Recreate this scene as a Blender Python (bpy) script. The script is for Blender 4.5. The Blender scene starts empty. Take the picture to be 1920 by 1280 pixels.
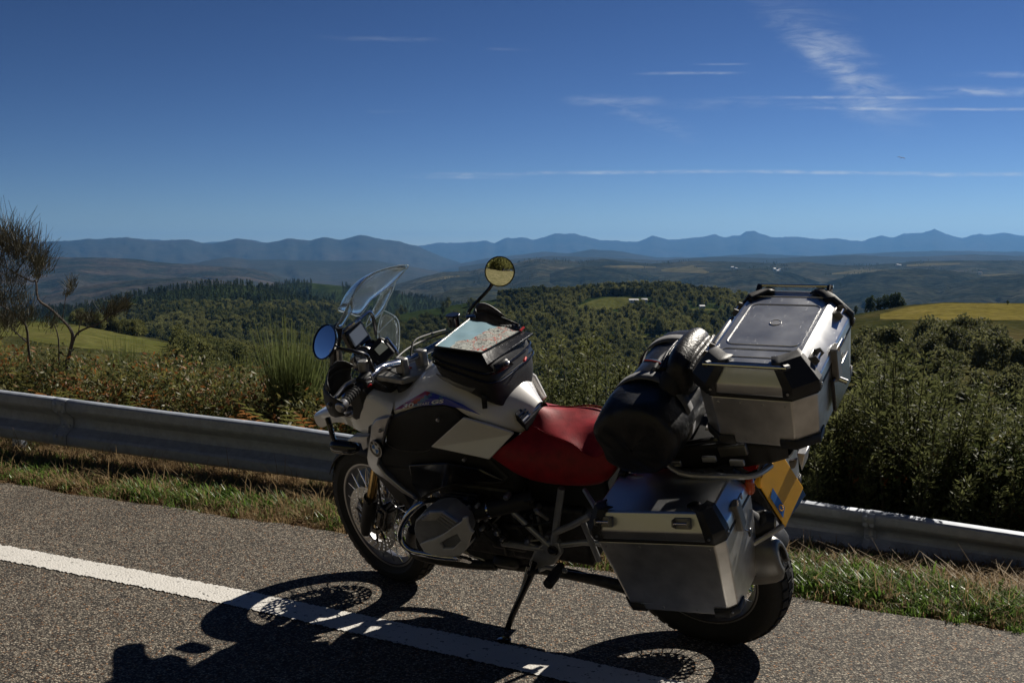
import bpy, bmesh, math, random
import numpy as np
from mathutils import Vector, Matrix, Euler, noise, geometry
random.seed(7); rng = np.random.default_rng(11)
R = math.radians
scene = bpy.context.scene
col = scene.collection

# ------------------------------------------------------------------ camera
F_PX, CAM_H = 1950.0, 1.4585
PITCH = math.atan(161 / F_PX)
cam_d = bpy.data.cameras.new('camera'); cam = bpy.data.objects.new('camera', cam_d); col.objects.link(cam)
cam_d.sensor_width = 36; cam_d.lens = 36 * F_PX / 1920
cam_d.clip_start = .05; cam_d.clip_end = 120000
cam.location = (0, 0, CAM_H); cam.rotation_euler = (R(90) - PITCH, 0, 0)
scene.camera = cam

# ------------------------------------------------------------------ light
SUN_EL, SUN_AZ = 39.0, 41.0          # azimuth measured from +Y (view) towards +X
sd = bpy.data.lights.new('sun', 'SUN'); sun = bpy.data.objects.new('sun', sd); col.objects.link(sun)
sd.energy = 5.0; sd.angle = R(.53); sd.color = (1, .93, .82)
sdir = Vector((math.sin(R(SUN_AZ)) * math.cos(R(SUN_EL)), math.cos(R(SUN_AZ)) * math.cos(R(SUN_EL)), math.sin(R(SUN_EL))))
sun.rotation_euler = sdir.to_track_quat('Z', 'Y').to_euler(); sun.location = sdir * 30
W = bpy.data.worlds.new('World'); scene.world = W; W.use_nodes = True
vs = scene.view_settings
vs.view_transform = 'Standard'; vs.look = 'None'; vs.gamma = 1; vs.use_curve_mapping = False; vs.exposure = 0.45
scene.cycles.max_bounces = 7; scene.cycles.diffuse_bounces = 3; scene.cycles.glossy_bounces = 3; scene.cycles.transmission_bounces = 5; scene.cycles.volume_bounces = 0; scene.cycles.transparent_max_bounces = 6

cp_, sp_ = math.cos(PITCH), math.sin(PITCH)
CV = np.array([0, 0, CAM_H]); CU = np.array([0, sp_, cp_]); CF = np.array([0, cp_, -sp_]); CR = np.array([1., 0, 0])
def ray(x, y): return CR * (x - 960) / F_PX - CU * (y - 640) / F_PX + CF
def ground(x, y, z=0.):
    r = ray(x, y); return CV + r * ((z - CAM_H) / r[2])
def at(x, y, D):                       # point on the sight line of a photo pixel, D metres ahead
    r = ray(x, y); return CV + r * (D / r[1])

def world_sky():
    nt = W.node_tree; nt.nodes.clear(); N = nt.nodes.new; L = nt.links.new
    out = N('ShaderNodeOutputWorld'); bg = N('ShaderNodeBackground'); sky = N('ShaderNodeTexSky')
    sky.sky_type = 'NISHITA'; sky.sun_disc = False; sky.sun_elevation = R(SUN_EL); sky.sun_rotation = R(SUN_AZ)
    sky.altitude = 900; sky.air_density = .7; sky.dust_density = 0; sky.ozone_density = 3
    bg.inputs['Strength'].default_value = .056
    tc = N('ShaderNodeTexCoord'); sep = N('ShaderNodeSeparateXYZ'); L(tc.outputs['Generated'], sep.inputs[0])
    def m(op, a, b=None, c=None, clamp=False):
        n = N('ShaderNodeMath'); n.operation = op; n.use_clamp = clamp
        for i, v in enumerate((a, b, c)):
            if v is None: continue
            if isinstance(v, (int, float)): n.inputs[i].default_value = v
            else: L(v, n.inputs[i])
        return n.outputs[0]
    X, Y, Z = sep.outputs
    Yc = m('MAXIMUM', Y, .02); u = m('DIVIDE', X, Yc); v = m('DIVIDE', Z, Yc)
    def uv(px, py):
        r = ray(px, py); return r[0] / r[1], r[2] / r[1]
    def tex(su, sv, detail=6, seed=0, rough=.6, dist=.6):
        cmb = N('ShaderNodeCombineXYZ'); L(m('MULTIPLY', u, su), cmb.inputs[0]); L(m('MULTIPLY', v, sv), cmb.inputs[1]); cmb.inputs[2].default_value = seed
        n = N('ShaderNodeTexNoise'); n.inputs['Scale'].default_value = 1; n.inputs['Detail'].default_value = detail; n.inputs['Roughness'].default_value = rough; n.inputs['Distortion'].default_value = dist
        L(cmb.outputs[0], n.inputs['Vector']); return n.outputs['Fac']
    def ss(x, a, b):
        n = N('ShaderNodeMapRange'); n.interpolation_type = 'SMOOTHSTEP'; n.inputs[1].default_value = a; n.inputs[2].default_value = b
        n.inputs[3].default_value = 0; n.inputs[4].default_value = 1; L(x, n.inputs[0]); return n.outputs[0]
    total = None
    nz = tex(9, 60, 5, 1.3); nf = tex(40, 160, 5, 4.1)
    wob = m('MULTIPLY', m('SUBTRACT', tex(6, 10, 4, 8.8), .5), .012)
    def streak(x0, y0, x1, y1, w, k, soft=.35, a=nz):
        nonlocal total
        (ua, va), (ub, vb) = uv(x0, y0), uv(x1, y1)
        s = (vb - va) / (ub - ua)
        line = m('ADD', m('MULTIPLY', m('SUBTRACT', u, ua), s), va)
        d = m('ABSOLUTE', m('SUBTRACT', m('ADD', v, m('MULTIPLY', wob, w / 12)), line))
        prof = m('SUBTRACT', 1, ss(d, 0, w / F_PX))
        ln = ub - ua
        e0 = ss(u, ua, ua + ln * soft); e1 = m('SUBTRACT', 1, ss(u, ub - ln * soft, ub))
        mk = m('MULTIPLY', m('MULTIPLY', prof, m('MULTIPLY', e0, e1)), m('MULTIPLY', m('MULTIPLY', ss(a, .28, .7), ss(nf, .25, .65)), k * 1.15))
        total = mk if total is None else m('ADD', total, mk)
    streak(740, 327, 1420, 320, 5, .62); streak(1050, 321, 2050, 325, 5.5, .5); streak(720, 333, 1000, 331, 5, .32)
    streak(1680, 327, 2100, 326, 5, .3); streak(1160, 138, 1420, 137, 4, .32); streak(1290, 121, 1420, 120, 3, .2)
    streak(1040, 190, 1260, 187, 14, .28); streak(1200, 198, 1700, 197, 16, .16); streak(1330, 184, 1830, 182, 4.5, .5)
    streak(1330, 203, 2150, 205, 4.5, .52); streak(1680, 170, 2160, 174, 13, .42); streak(1760, 140, 2160, 139, 8, .5)
    streak(560, 70, 850, 76, 7, .10); streak(680, 210, 780, 210, 5, .09); streak(900, 92, 1010, 94, 4, .08)
    # broad cirrus plume falling from upper left to lower right
    (ua, va), (ub, vb) = uv(1462, 15), uv(1665, 235)
    s = (ub - ua) / (vb - va)
    c = m('ADD', m('MULTIPLY', m('SUBTRACT', v, va), s), ua)
    du = m('SUBTRACT', m('ADD', u, m('MULTIPLY', m('SUBTRACT', tex(10, 34, 5, 2.2), .5), .10)), c)
    prof = m('MULTIPLY', ss(du, -.035, .0), m('SUBTRACT', 1, ss(du, 0, .06)))
    ends = m('MULTIPLY', ss(v, vb - .02, vb + .05), m('SUBTRACT', 1, ss(v, va - .05, va + .02)))
    pl = m('MULTIPLY', m('MULTIPLY', prof, ends), m('MULTIPLY', ss(tex(14, 75, 8, 5.5, .65, 1.2), .28, .70), .5))
    total = m('ADD', total, pl)
    (ua, va) = uv(1215, 225)
    q = m('SUBTRACT', 1, ss(m('ABSOLUTE', m('ADD', m('SUBTRACT', v, va), m('MULTIPLY', m('SUBTRACT', u, ua), .35))), 0, .014))
    e = m('SUBTRACT', 1, ss(m('ABSOLUTE', m('SUBTRACT', u, ua)), .0, .06))
    total = m('ADD', total, m('MULTIPLY', m('MULTIPLY', q, e), m('MULTIPLY', ss(nf, .35, .8), .22)))
    total = m('MULTIPLY', total, ss(Y, .05, .25), clamp=True)
    mix = N('ShaderNodeMixRGB'); mix.inputs[2].default_value = (7.5, 8.2, 9.0, 1)
    L(total, mix.inputs[0]); gm = N('ShaderNodeGamma'); gm.inputs[1].default_value = 1.75; L(sky.outputs[0], gm.inputs[0]); tn = N('ShaderNodeMixRGB'); tn.blend_type = 'MULTIPLY'; tn.inputs[0].default_value = 1; tn.inputs[2].default_value = (.165, .144, .143, 1); L(gm.outputs[0], tn.inputs[1]); L(tn.outputs[0], mix.inputs[1]); L(mix.outputs[0], bg.inputs[0]); L(bg.outputs[0], out.inputs[0])
world_sky()

# ------------------------------------------------------------------ helpers
def tag(o, label=None, cat=None, group=None, kind=None):
    if label: o['label'] = label
    if cat: o['category'] = cat
    if group: o['group'] = group
    if kind: o['kind'] = kind
    return o

def material(name, color, rough=.5, metal=0., spec=.5, var=0., vscale=20., bump=0., bscale=60., coat=0., trans=0., ior=1.45, emit=None, alpha=1., transl=0., tint=None):
    m = bpy.data.materials.new(name); m.use_nodes = True
    nt = m.node_tree; P = nt.nodes['Principled BSDF']; N = nt.nodes.new; L = nt.links.new
    c = (*color, 1)
    P.inputs['Base Color'].default_value = c; P.inputs['Roughness'].default_value = rough; P.inputs['Metallic'].default_value = metal
    P.inputs['Specular IOR Level'].default_value = spec; P.inputs['Coat Weight'].default_value = coat; P.inputs['Coat Roughness'].default_value = .08
    P.inputs['Transmission Weight'].default_value = trans; P.inputs['IOR'].default_value = ior; P.inputs['Alpha'].default_value = alpha
    if emit: P.inputs['Emission Color'].default_value = (*emit[:3], 1); P.inputs['Emission Strength'].default_value = emit[3]
    if var or bump:
        tc = N('ShaderNodeTexCoord')
        if var:
            n = N('ShaderNodeTexNoise'); n.inputs['Scale'].default_value = vscale; n.inputs['Detail'].default_value = 6
            L(tc.outputs['Object'], n.inputs['Vector'])
            mx = N('ShaderNodeMixRGB'); t = tint or tuple(max(0, x * (1 - var)) for x in color)
            hi = tuple(min(1, x * (1 + var * .6)) for x in color)
            mx.inputs[1].default_value = (*t, 1); mx.inputs[2].default_value = (*hi, 1)
            rmp = N('ShaderNodeMapRange'); rmp.inputs[1].default_value = .3; rmp.inputs[2].default_value = .7; L(n.outputs['Fac'], rmp.inputs[0])
            L(rmp.outputs[0], mx.inputs[0]); L(mx.outputs[0], P.inputs['Base Color'])
            mr = N('ShaderNodeMapRange'); mr.inputs[3].default_value = max(.02, rough - .12 * min(1, var * 2)); mr.inputs[4].default_value = min(1, rough + .12 * min(1, var * 2))
            L(n.outputs['Fac'], mr.inputs[0]); L(mr.outputs[0], P.inputs['Roughness'])
        if bump:
            n2 = N('ShaderNodeTexNoise'); n2.inputs['Scale'].default_value = bscale; n2.inputs['Detail'].default_value = 5; L(tc.outputs['Object'], n2.inputs['Vector'])
            b = N('ShaderNodeBump'); b.inputs['Strength'].default_value = bump; b.inputs['Distance'].default_value = .01; L(n2.outputs['Fac'], b.inputs['Height']); L(b.outputs[0], P.inputs['Normal'])
    return m

def leaf_material(name, c1, c2, transl=.35, rough=.45, spec=.35, oscale=1.7, patch=0.):
    m = bpy.data.materials.new(name); m.use_nodes = True
    nt = m.node_tree; nt.nodes.clear(); N = nt.nodes.new; L = nt.links.new
    out = N('ShaderNodeOutputMaterial'); P = N('ShaderNodeBsdfPrincipled'); T = N('ShaderNodeBsdfTranslucent'); mix = N('ShaderNodeMixShader')
    geo = N('ShaderNodeNewGeometry'); oi = N('ShaderNodeObjectInfo'); tc = N('ShaderNodeTexCoord')
    n = N('ShaderNodeTexNoise'); n.inputs['Scale'].default_value = oscale; n.inputs['Detail'].default_value = 3; L(tc.outputs['Object'], n.inputs['Vector'])
    a = N('ShaderNodeMath'); a.operation = 'MULTIPLY_ADD'; L(geo.outputs['Random Per Island'], a.inputs[0]); a.inputs[1].default_value = .55
    b = N('ShaderNodeMath'); b.operation = 'MULTIPLY_ADD'; L(n.outputs['Fac'], b.inputs[0]); b.inputs[1].default_value = .9; b.inputs[2].default_value = -.32; L(b.outputs[0], a.inputs[2])
    c = N('ShaderNodeMath'); c.operation = 'MULTIPLY_ADD'; L(oi.outputs['Random'], c.inputs[0]); c.inputs[1].default_value = .42; L(a.outputs[0], c.inputs[2]); c.use_clamp = True
    fac = c.outputs[0]
    if patch:                                     # stands of darker and lighter growth
        pn = N('ShaderNodeTexNoise'); pn.inputs['Scale'].default_value = patch; pn.inputs['Detail'].default_value = 4; L(geo.outputs['Position'], pn.inputs['Vector'])
        pr_ = N('ShaderNodeMapRange'); pr_.inputs[1].default_value = .36; pr_.inputs[2].default_value = .64; pr_.inputs[3].default_value = -.45; pr_.inputs[4].default_value = .35; L(pn.outputs['Fac'], pr_.inputs[0])
        ad = N('ShaderNodeMath'); ad.use_clamp = True; L(fac, ad.inputs[0]); L(pr_.outputs[0], ad.inputs[1]); fac = ad.outputs[0]
    mx = N('ShaderNodeMixRGB'); mx.inputs[1].default_value = (*c1, 1); mx.inputs[2].default_value = (*c2, 1); L(fac, mx.inputs[0])
    L(mx.outputs[0], P.inputs['Base Color']); P.inputs['Roughness'].default_value = rough; P.inputs['Specular IOR Level'].default_value = spec
    L(mx.outputs[0], T.inputs[0]); mix.inputs[0].default_value = transl
    L(P.outputs[0], mix.inputs[1]); L(T.outputs[0], mix.inputs[2]); L(mix.outputs[0], out.inputs[0])
    return m

class MB:
    """collects shapes and links them as one mesh object"""
    def __init__(s): s.v = []; s.f = []; s.m = []; s.cm = 0
    def add(s, verts, faces):
        o = len(s.v); s.v += [tuple(float(c) for c in p) for p in verts]
        for f in faces: s.f.append([i + o for i in f]); s.m.append(s.cm)
        return s
    def mat(s, i): s.cm = i; return s
    def box(s, c, size, rot=None, taper=1.):
        hx, hy, hz = (q / 2 for q in size); vv = []
        for z in (-1, 1):
            k = taper if z > 0 else 1
            for x, y in ((-1, -1), (1, -1), (1, 1), (-1, 1)): vv.append(Vector((x * hx * k, y * hy * k, z * hz)))
        if rot is not None:
            M = rot if isinstance(rot, Matrix) else Euler(rot).to_matrix()
            vv = [M @ q for q in vv]
        c = Vector(c)
        return s.add([q + c for q in vv], [(3, 2, 1, 0), (4, 5, 6, 7), (0, 1, 5, 4), (1, 2, 6, 5), (2, 3, 7, 6), (3, 0, 4, 7)])
    def tube(s, pts, r, n=8, smooth=0, caps=True, flat=1.):
        pts = [Vector(p) for p in pts]
        rs = list(r) if hasattr(r, '__len__') else [r] * len(pts)
        if smooth and len(pts) > 2:
            P, Q = [], []
            for i in range(len(pts) - 1):
                p0 = pts[max(0, i - 1)]; p1 = pts[i]; p2 = pts[i + 1]; p3 = pts[min(len(pts) - 1, i + 2)]
                for k in range(smooth):
                    t = k / smooth
                    P.append(.5 * ((2 * p1) + (p2 - p0) * t + (2 * p0 - 5 * p1 + 4 * p2 - p3) * t * t + (3 * p1 - p0 - 3 * p2 + p3) * t ** 3)); Q.append(rs[i] * (1 - t) + rs[i + 1] * t)
            P.append(pts[-1]); Q.append(rs[-1]); pts, rs = P, Q
        vv, ff = [], []; up = None
        for i, p in enumerate(pts):
            d = (pts[min(i + 1, len(pts) - 1)] - pts[max(i - 1, 0)]).normalized()
            if up is None: up = d.orthogonal().normalized()
            up = (up - d * up.dot(d)); up = up.normalized() if up.length > 1e-6 else d.orthogonal().normalized()
            side = d.cross(up)
            for k in range(n):
                a = 2 * math.pi * k / n; vv.append(p + (up * math.cos(a) + side * math.sin(a) * flat) * rs[i])
        for i in range(len(pts) - 1):
            for k in range(n): ff.append((i * n + k, i * n + (k + 1) % n, (i + 1) * n + (k + 1) % n, (i + 1) * n + k))
        if caps: ff.append(tuple(range(n - 1, -1, -1))); ff.append(tuple(range((len(pts) - 1) * n, len(pts) * n)))
        return s.add(vv, ff)
    def lathe(s, prof, c, axis, n=48, close=False, caps=True):
        """prof: (offset along axis, radius) list"""
        axis = Vector(axis).normalized(); e1 = axis.orthogonal().normalized(); e2 = axis.cross(e1); c = Vector(c); vv, ff = [], []
        for (h, r) in prof:
            for k in range(n):
                a = 2 * math.pi * k / n; vv.append(c + axis * h + (e1 * math.cos(a) + e2 * math.sin(a)) * r)
        m = len(prof)
        for i in range(m if close else m - 1):
            j = (i + 1) % m
            for k in range(n): ff.append((i * n + k, i * n + (k + 1) % n, j * n + (k + 1) % n, j * n + k))
        if not close and caps:
            if prof[0][1] > 1e-5: ff.append(tuple(range(n - 1, -1, -1)))
            if prof[-1][1] > 1e-5: ff.append(tuple(range((m - 1) * n, m * n)))
        return s.add(vv, ff)
    def prism(s, outline, vec, holes=()):
        """flat-ish outline (3D points) given thickness by vec"""
        loops = [[Vector(p) for p in outline]] + [[Vector(p) for p in h] for h in holes]
        tris = geometry.tessellate_polygon(loops); pts = [p for l in loops for p in l]; n = len(pts); vec = Vector(vec)
        ff = []
        nrm = Vector((0, 0, 0))
        for t in tris:
            nrm += (pts[t[1]] - pts[t[0]]).cross(pts[t[2]] - pts[t[0]])
        flip = nrm.dot(vec) > 0
        for t in tris:
            t = tuple(t) if not flip else tuple(reversed(t))
            ff.append(t); ff.append(tuple(i + n for i in reversed(t)))
        o = 0
        for l in loops:
            k = len(l)
            for i in range(k):
                a, b = o + i, o + (i + 1) % k; ff.append((a, b, b + n, a + n))
            o += k
        return s.add(pts + [p + vec for p in pts], ff)
    def sheet(s, rows, closed=False):
        n = len(rows[0]); vv = [p for r in rows for p in r]; ff = []
        for i in range(len(rows) - 1):
            for k in range(n - 1 if not closed else n): ff.append((i * n + k, i * n + (k + 1) % n, (i + 1) * n + (k + 1) % n, (i + 1) * n + k))
        return s.add(vv, ff)
    def mirror(s):                                # add the y-mirrored twin of everything
        o = len(s.v); s.v += [(x, -y, z) for x, y, z in s.v]
        for f, m in list(zip(s.f, s.m)): s.f.append([i + o for i in reversed(f)]); s.m.append(m)
        return s
    def build(s, name, mats, parent=None, sharp=35, bevel=0, solid=0, subsurf=0, fixn=True, matrix=None, offset=-1):
        me = bpy.data.meshes.new(name); me.from_pydata(s.v, [], s.f)
        if not isinstance(mats, (list, tuple)): mats = [mats]
        for m in mats: me.materials.append(m)
        if len(mats) > 1: me.polygons.foreach_set('material_index', s.m)
        if fixn:
            b = bmesh.new(); b.from_mesh(me); bmesh.ops.remove_doubles(b, verts=b.verts, dist=1e-5); bmesh.ops.recalc_face_normals(b, faces=b.faces); b.to_mesh(me); b.free()
        me.polygons.foreach_set('use_smooth', [True] * len(me.polygons)); me.set_sharp_from_angle(angle=R(sharp)); me.update()
        o = bpy.data.objects.new(name, me); col.objects.link(o); o.parent = parent
        if matrix is not None: o.matrix_local = matrix
        if solid: md = o.modifiers.new('t', 'SOLIDIFY'); md.thickness = solid; md.offset = offset
        if subsurf: md = o.modifiers.new('s', 'SUBSURF'); md.levels = md.render_levels = subsurf
        if bevel: md = o.modifiers.new('b', 'BEVEL'); md.width = bevel; md.segments = 2; md.limit_method = 'ANGLE'; md.angle_limit = R(30)
        return o

def empty(name, parent=None, matrix=None):
    o = bpy.data.objects.new(name, None); col.objects.link(o); o.parent = parent; o.empty_display_size = .1
    if matrix is not None: o.matrix_local = matrix
    return o

def np_mesh(name, V, Fa, mats, mi=None):
    """V (n,3), Fa (m,k) numpy arrays to mesh"""
    me = bpy.data.meshes.new(name); k = Fa.shape[1]
    me.vertices.add(len(V)); me.vertices.foreach_set('co', V.astype(np.float32).ravel())
    me.loops.add(Fa.size); me.loops.foreach_set('vertex_index', Fa.astype(np.int32).ravel())
    me.polygons.add(len(Fa)); me.polygons.foreach_set('loop_start', np.arange(0, Fa.size, k, dtype=np.int32)); me.polygons.foreach_set('loop_total', np.full(len(Fa), k, np.int32))
    for m in (mats if isinstance(mats, (list, tuple)) else [mats]): me.materials.append(m)
    if mi is not None: me.polygons.foreach_set('material_index', mi.astype(np.int32))
    me.update(calc_edges=True); me.validate(); return me

def leaves(pos, size, aspect=.5, nrm=None, spread=1., axis=None):
    """four-cornered leaves at pos; axis = direction of the leaf's length"""
    n = len(pos); size = np.broadcast_to(size, (n,)).reshape(-1, 1)
    a = rng.normal(size=(n, 3)) if axis is None else axis + rng.normal(size=(n, 3)) * .35
    a /= np.linalg.norm(a, axis=1, keepdims=True)
    b = rng.normal(size=(n, 3)) * spread + (nrm if nrm is not None else 0)
    s = np.cross(a, b); s /= np.linalg.norm(s, axis=1, keepdims=True) + 1e-9
    V = np.stack([pos, pos + a * size * .5 + s * size * aspect * .5, pos + a * size, pos + a * size * .5 - s * size * aspect * .5], 1).reshape(-1, 3)
    return V, np.arange(4 * n).reshape(-1, 4)

def text_mesh(body, size=1., bold=0.):
    cu = bpy.data.curves.new('t', 'FONT'); cu.body = body; cu.size = size; cu.offset = bold; cu.resolution_u = 3
    o = bpy.data.objects.new('t', cu); col.objects.link(o); bpy.context.view_layer.update()
    me = bpy.data.meshes.new_from_object(o.evaluated_get(bpy.context.evaluated_depsgraph_get()))
    v = [tuple(q.co) for q in me.vertices]; f = [tuple(p.vertices) for p in me.polygons]
    bpy.data.objects.remove(o); bpy.data.curves.remove(cu); bpy.data.meshes.remove(me)
    return v, f

def scatter(name, pos, rotz, scale, protos, idx=None, tilt=None):
    """one object of many instances: geometry nodes put the prototypes on the vertices"""
    me = bpy.data.meshes.new(name); n = len(pos); me.vertices.add(n); me.vertices.foreach_set('co', np.asarray(pos, np.float32).ravel())
    rot = np.zeros((n, 3), np.float32); rot[:, 2] = rotz
    if tilt is not None: rot[:, :2] = tilt
    a = me.attributes.new('rot', 'FLOAT_VECTOR', 'POINT'); a.data.foreach_set('vector', rot.ravel())
    a = me.attributes.new('scl', 'FLOAT', 'POINT'); a.data.foreach_set('value', np.asarray(scale, np.float32))
    a = me.attributes.new('idx', 'INT', 'POINT'); a.data.foreach_set('value', np.asarray(idx if idx is not None else rng.integers(0, len(protos), n), np.int32))
    o = bpy.data.objects.new(name, me); col.objects.link(o)
    c = bpy.data.collections.new(name + '_kinds')
    for i, pm in enumerate(protos):
        q = bpy.data.objects.new('%02d_%s' % (i, pm.name), pm); c.objects.link(q)
    g = bpy.data.node_groups.new(name, 'GeometryNodeTree')
    g.interface.new_socket('Geometry', in_out='INPUT', socket_type='NodeSocketGeometry'); g.interface.new_socket('Geometry', in_out='OUTPUT', socket_type='NodeSocketGeometry')
    N = g.nodes.new; L = g.links.new
    gi, go = N('NodeGroupInput'), N('NodeGroupOutput'); ip = N('GeometryNodeInstanceOnPoints'); ci = N('GeometryNodeCollectionInfo')
    ci.inputs['Collection'].default_value = c; ci.inputs['Separate Children'].default_value = True; ci.inputs['Reset Children'].default_value = True
    def attr(nm, ty):
        q = N('GeometryNodeInputNamedAttribute'); q.data_type = ty; q.inputs['Name'].default_value = nm; return q.outputs['Attribute']
    e2r = N('FunctionNodeEulerToRotation'); L(attr('rot', 'FLOAT_VECTOR'), e2r.inputs[0])
    L(gi.outputs[0], ip.inputs['Points']); L(ci.outputs[0], ip.inputs['Instance']); ip.inputs['Pick Instance'].default_value = True
    L(attr('idx', 'INT'), ip.inputs['Instance Index']); L(e2r.outputs[0], ip.inputs['Rotation']); L(attr('scl', 'FLOAT'), ip.inputs['Scale']); L(ip.outputs[0], go.inputs[0])
    o.modifiers.new('scatter', 'NODES').node_group = g
    return o

# ================================================================== THE SETTING
E0, E1 = ground(0, 905), ground(1920, 1185)
RU = (E1 - E0)[:2]; RU = RU / np.linalg.norm(RU)          # along the road, to the right
RV = np.array([-RU[1], RU[0]]); RV = RV if RV[1] > 0 else -RV   # away from the road
def sd_xy(s, d): return E0[:2] + RU * s + RV * d
def terr(s, d):
    n = noise.noise(Vector((s * .35, d * .35, 3.1)))
    if d < .0: return -.03
    z = -.022 + .02 * noise.noise(Vector((s * 1.7, d * 1.7, .5)))
    if d > 1.0: z -= (min(d, 15) - 1.0) * .40 * min(1, (d - 1) * .8 + .2)
    if d > 15: z -= (d - 15) * .27
    if d > 2: z += n * min(.5, (d - 2) * .12)
    return z
def edge_at(px, d):                                       # where the sight column px crosses the line d metres beyond the road edge
    k = (px - 960) / F_PX; O = E0[:2] + RV * d
    q = CF[1]                                             # X/Y slope of a column (pitch is small)
    s = (k * O[1] / q - O[0]) / (RU[0] - k * RU[1] / q)
    return s, O + RU * s

def asphalt():
    m = bpy.data.materials.new('chip seal asphalt'); m.use_nodes = True; nt = m.node_tree; P = nt.nodes['Principled BSDF']; N = nt.nodes.new; L = nt.links.new
    tc = N('ShaderNodeTexCoord'); v = N('ShaderNodeTexVoronoi'); v.inputs['Scale'].default_value = 128; L(tc.outputs['Object'], v.inputs['Vector'])
    v2 = N('ShaderNodeTexVoronoi'); v2.inputs['Scale'].default_value = 240; L(tc.outputs['Object'], v2.inputs['Vector'])
    sep = N('ShaderNodeSeparateColor'); L(v.outputs['Color'], sep.inputs[0])
    ramp = N('ShaderNodeValToRGB'); e = ramp.color_ramp.elements
    e[0].position = 0; e[0].color = (.026, .022, .017, 1); e[1].position = 1; e[1].color = (.47, .41, .32, 1)
    for p, c in ((.22, (.055, .046, .036, 1)), (.42, (.12, .103, .08, 1)), (.62, (.2, .17, .132, 1)), (.82, (.29, .245, .19, 1))):
        q = e.new(p); q.color = c
    L(sep.outputs[0], ramp.inputs[0])
    # a few reddish and ochre stones
    hs = N('ShaderNodeMath'); hs.operation = 'GREATER_THAN'; hs.inputs[1].default_value = .90; L(sep.outputs[1], hs.inputs[0])
    red = N('ShaderNodeMixRGB'); red.blend_type = 'MULTIPLY'; red.inputs[2].default_value = (1, .62, .38, 1); L(hs.outputs[0], red.inputs[0]); L(ramp.outputs[0], red.inputs[1])
    gap = N('ShaderNodeMapRange'); gap.inputs[1].default_value = .0; gap.inputs[2].default_value = .75; gap.inputs[3].default_value = 1; gap.inputs[4].default_value = .12; L(v.outputs['Distance'], gap.inputs[0])
    mg = N('ShaderNodeMixRGB'); mg.blend_type = 'MULTIPLY'; mg.inputs[0].default_value = 1; L(red.outputs[0], mg.inputs[1]); L(gap.outputs[0], mg.inputs[2])
    n = N('ShaderNodeTexNoise'); n.inputs['Scale'].default_value = 1.6; n.inputs['Detail'].default_value = 9; n.inputs['Roughness'].default_value = .68; L(tc.outputs['Object'], n.inputs['Vector'])
    mr = N('ShaderNodeMapRange'); mr.inputs[1].default_value = .3; mr.inputs[2].default_value = .7; mr.inputs[3].default_value = 1.15; mr.inputs[4].default_value = 1.65; L(n.outputs['Fac'], mr.inputs[0])
    m2 = N('ShaderNodeMixRGB'); m2.blend_type = 'MULTIPLY'; m2.inputs[0].default_value = 1; L(mg.outputs[0], m2.inputs[1]); L(mr.outputs[0], m2.inputs[2])
    L(m2.outputs[0], P.inputs['Base Color']); P.inputs['Roughness'].default_value = .8; P.inputs['Specular IOR Level'].default_value = .3
    hh = N('ShaderNodeMath'); hh.operation = 'SUBTRACT'; hh.inputs[0].default_value = 1; L(v.outputs['Distance'], hh.inputs[1])
    h2 = N('ShaderNodeMath'); h2.operation = 'MULTIPLY_ADD'; L(v2.outputs['Distance'], h2.inputs[0]); h2.inputs[1].default_value = -.35; L(hh.outputs[0], h2.inputs[2])
    h3 = N('ShaderNodeMath'); h3.operation = 'MULTIPLY_ADD'; L(sep.outputs[2], h3.inputs[0]); h3.inputs[1].default_value = .7; L(h2.outputs[0], h3.inputs[2])
    b = N('ShaderNodeBump'); b.inputs['Strength'].default_value = .9; b.inputs['Distance'].default_value = .005; L(h3.outputs[0], b.inputs['Height']); L(b.outputs[0], P.inputs['Normal'])
    return m
def line_paint():
    m = bpy.data.materials.new('worn white road paint'); m.use_nodes = True; nt = m.node_tree; P = nt.nodes['Principled BSDF']; N = nt.nodes.new; L = nt.links.new
    tc = N('ShaderNodeTexCoord'); v = N('ShaderNodeTexVoronoi'); v.inputs['Scale'].default_value = 105; L(tc.outputs['Object'], v.inputs['Vector'])
    n = N('ShaderNodeTexNoise'); n.inputs['Scale'].default_value = 28; n.inputs['Detail'].default_value = 7; n.inputs['Roughness'].default_value = .75; L(tc.outputs['Object'], n.inputs['Vector'])
    sep = N('ShaderNodeSeparateColor'); L(v.outputs['Color'], sep.inputs[0])
    a = N('ShaderNodeMath'); a.operation = 'MULTIPLY_ADD'; L(sep.outputs[0], a.inputs[0]); a.inputs[1].default_value = .16; L(n.outputs['Fac'], a.inputs[2])
    r = N('ShaderNodeMapRange'); r.inputs[1].default_value = .695; r.inputs[2].default_value = .735; L(a.outputs[0], r.inputs[0])
    n3 = N('ShaderNodeTexNoise'); n3.inputs['Scale'].default_value = 5; n3.inputs['Detail'].default_value = 5; L(tc.outputs['Object'], n3.inputs['Vector'])
    mw = N('ShaderNodeMixRGB'); mw.inputs[1].default_value = (.48, .46, .42, 1); mw.inputs[2].default_value = (.66, .64, .60, 1); L(n3.outputs['Fac'], mw.inputs[0])
    mx = N('ShaderNodeMixRGB'); mx.inputs[2].default_value = (.05, .045, .04, 1); L(r.outputs[0], mx.inputs[0]); L(mw.outputs[0], mx.inputs[1]); L(mx.outputs[0], P.inputs['Base Color'])
    P.inputs['Roughness'].default_value = .75
    b = N('ShaderNodeBump'); b.inputs['Strength'].default_value = .6; b.inputs['Distance'].default_value = .004; L(v.outputs['Distance'], b.inputs['Height']); b.invert = True; L(b.outputs[0], P.inputs['Normal'])
    return m
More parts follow.
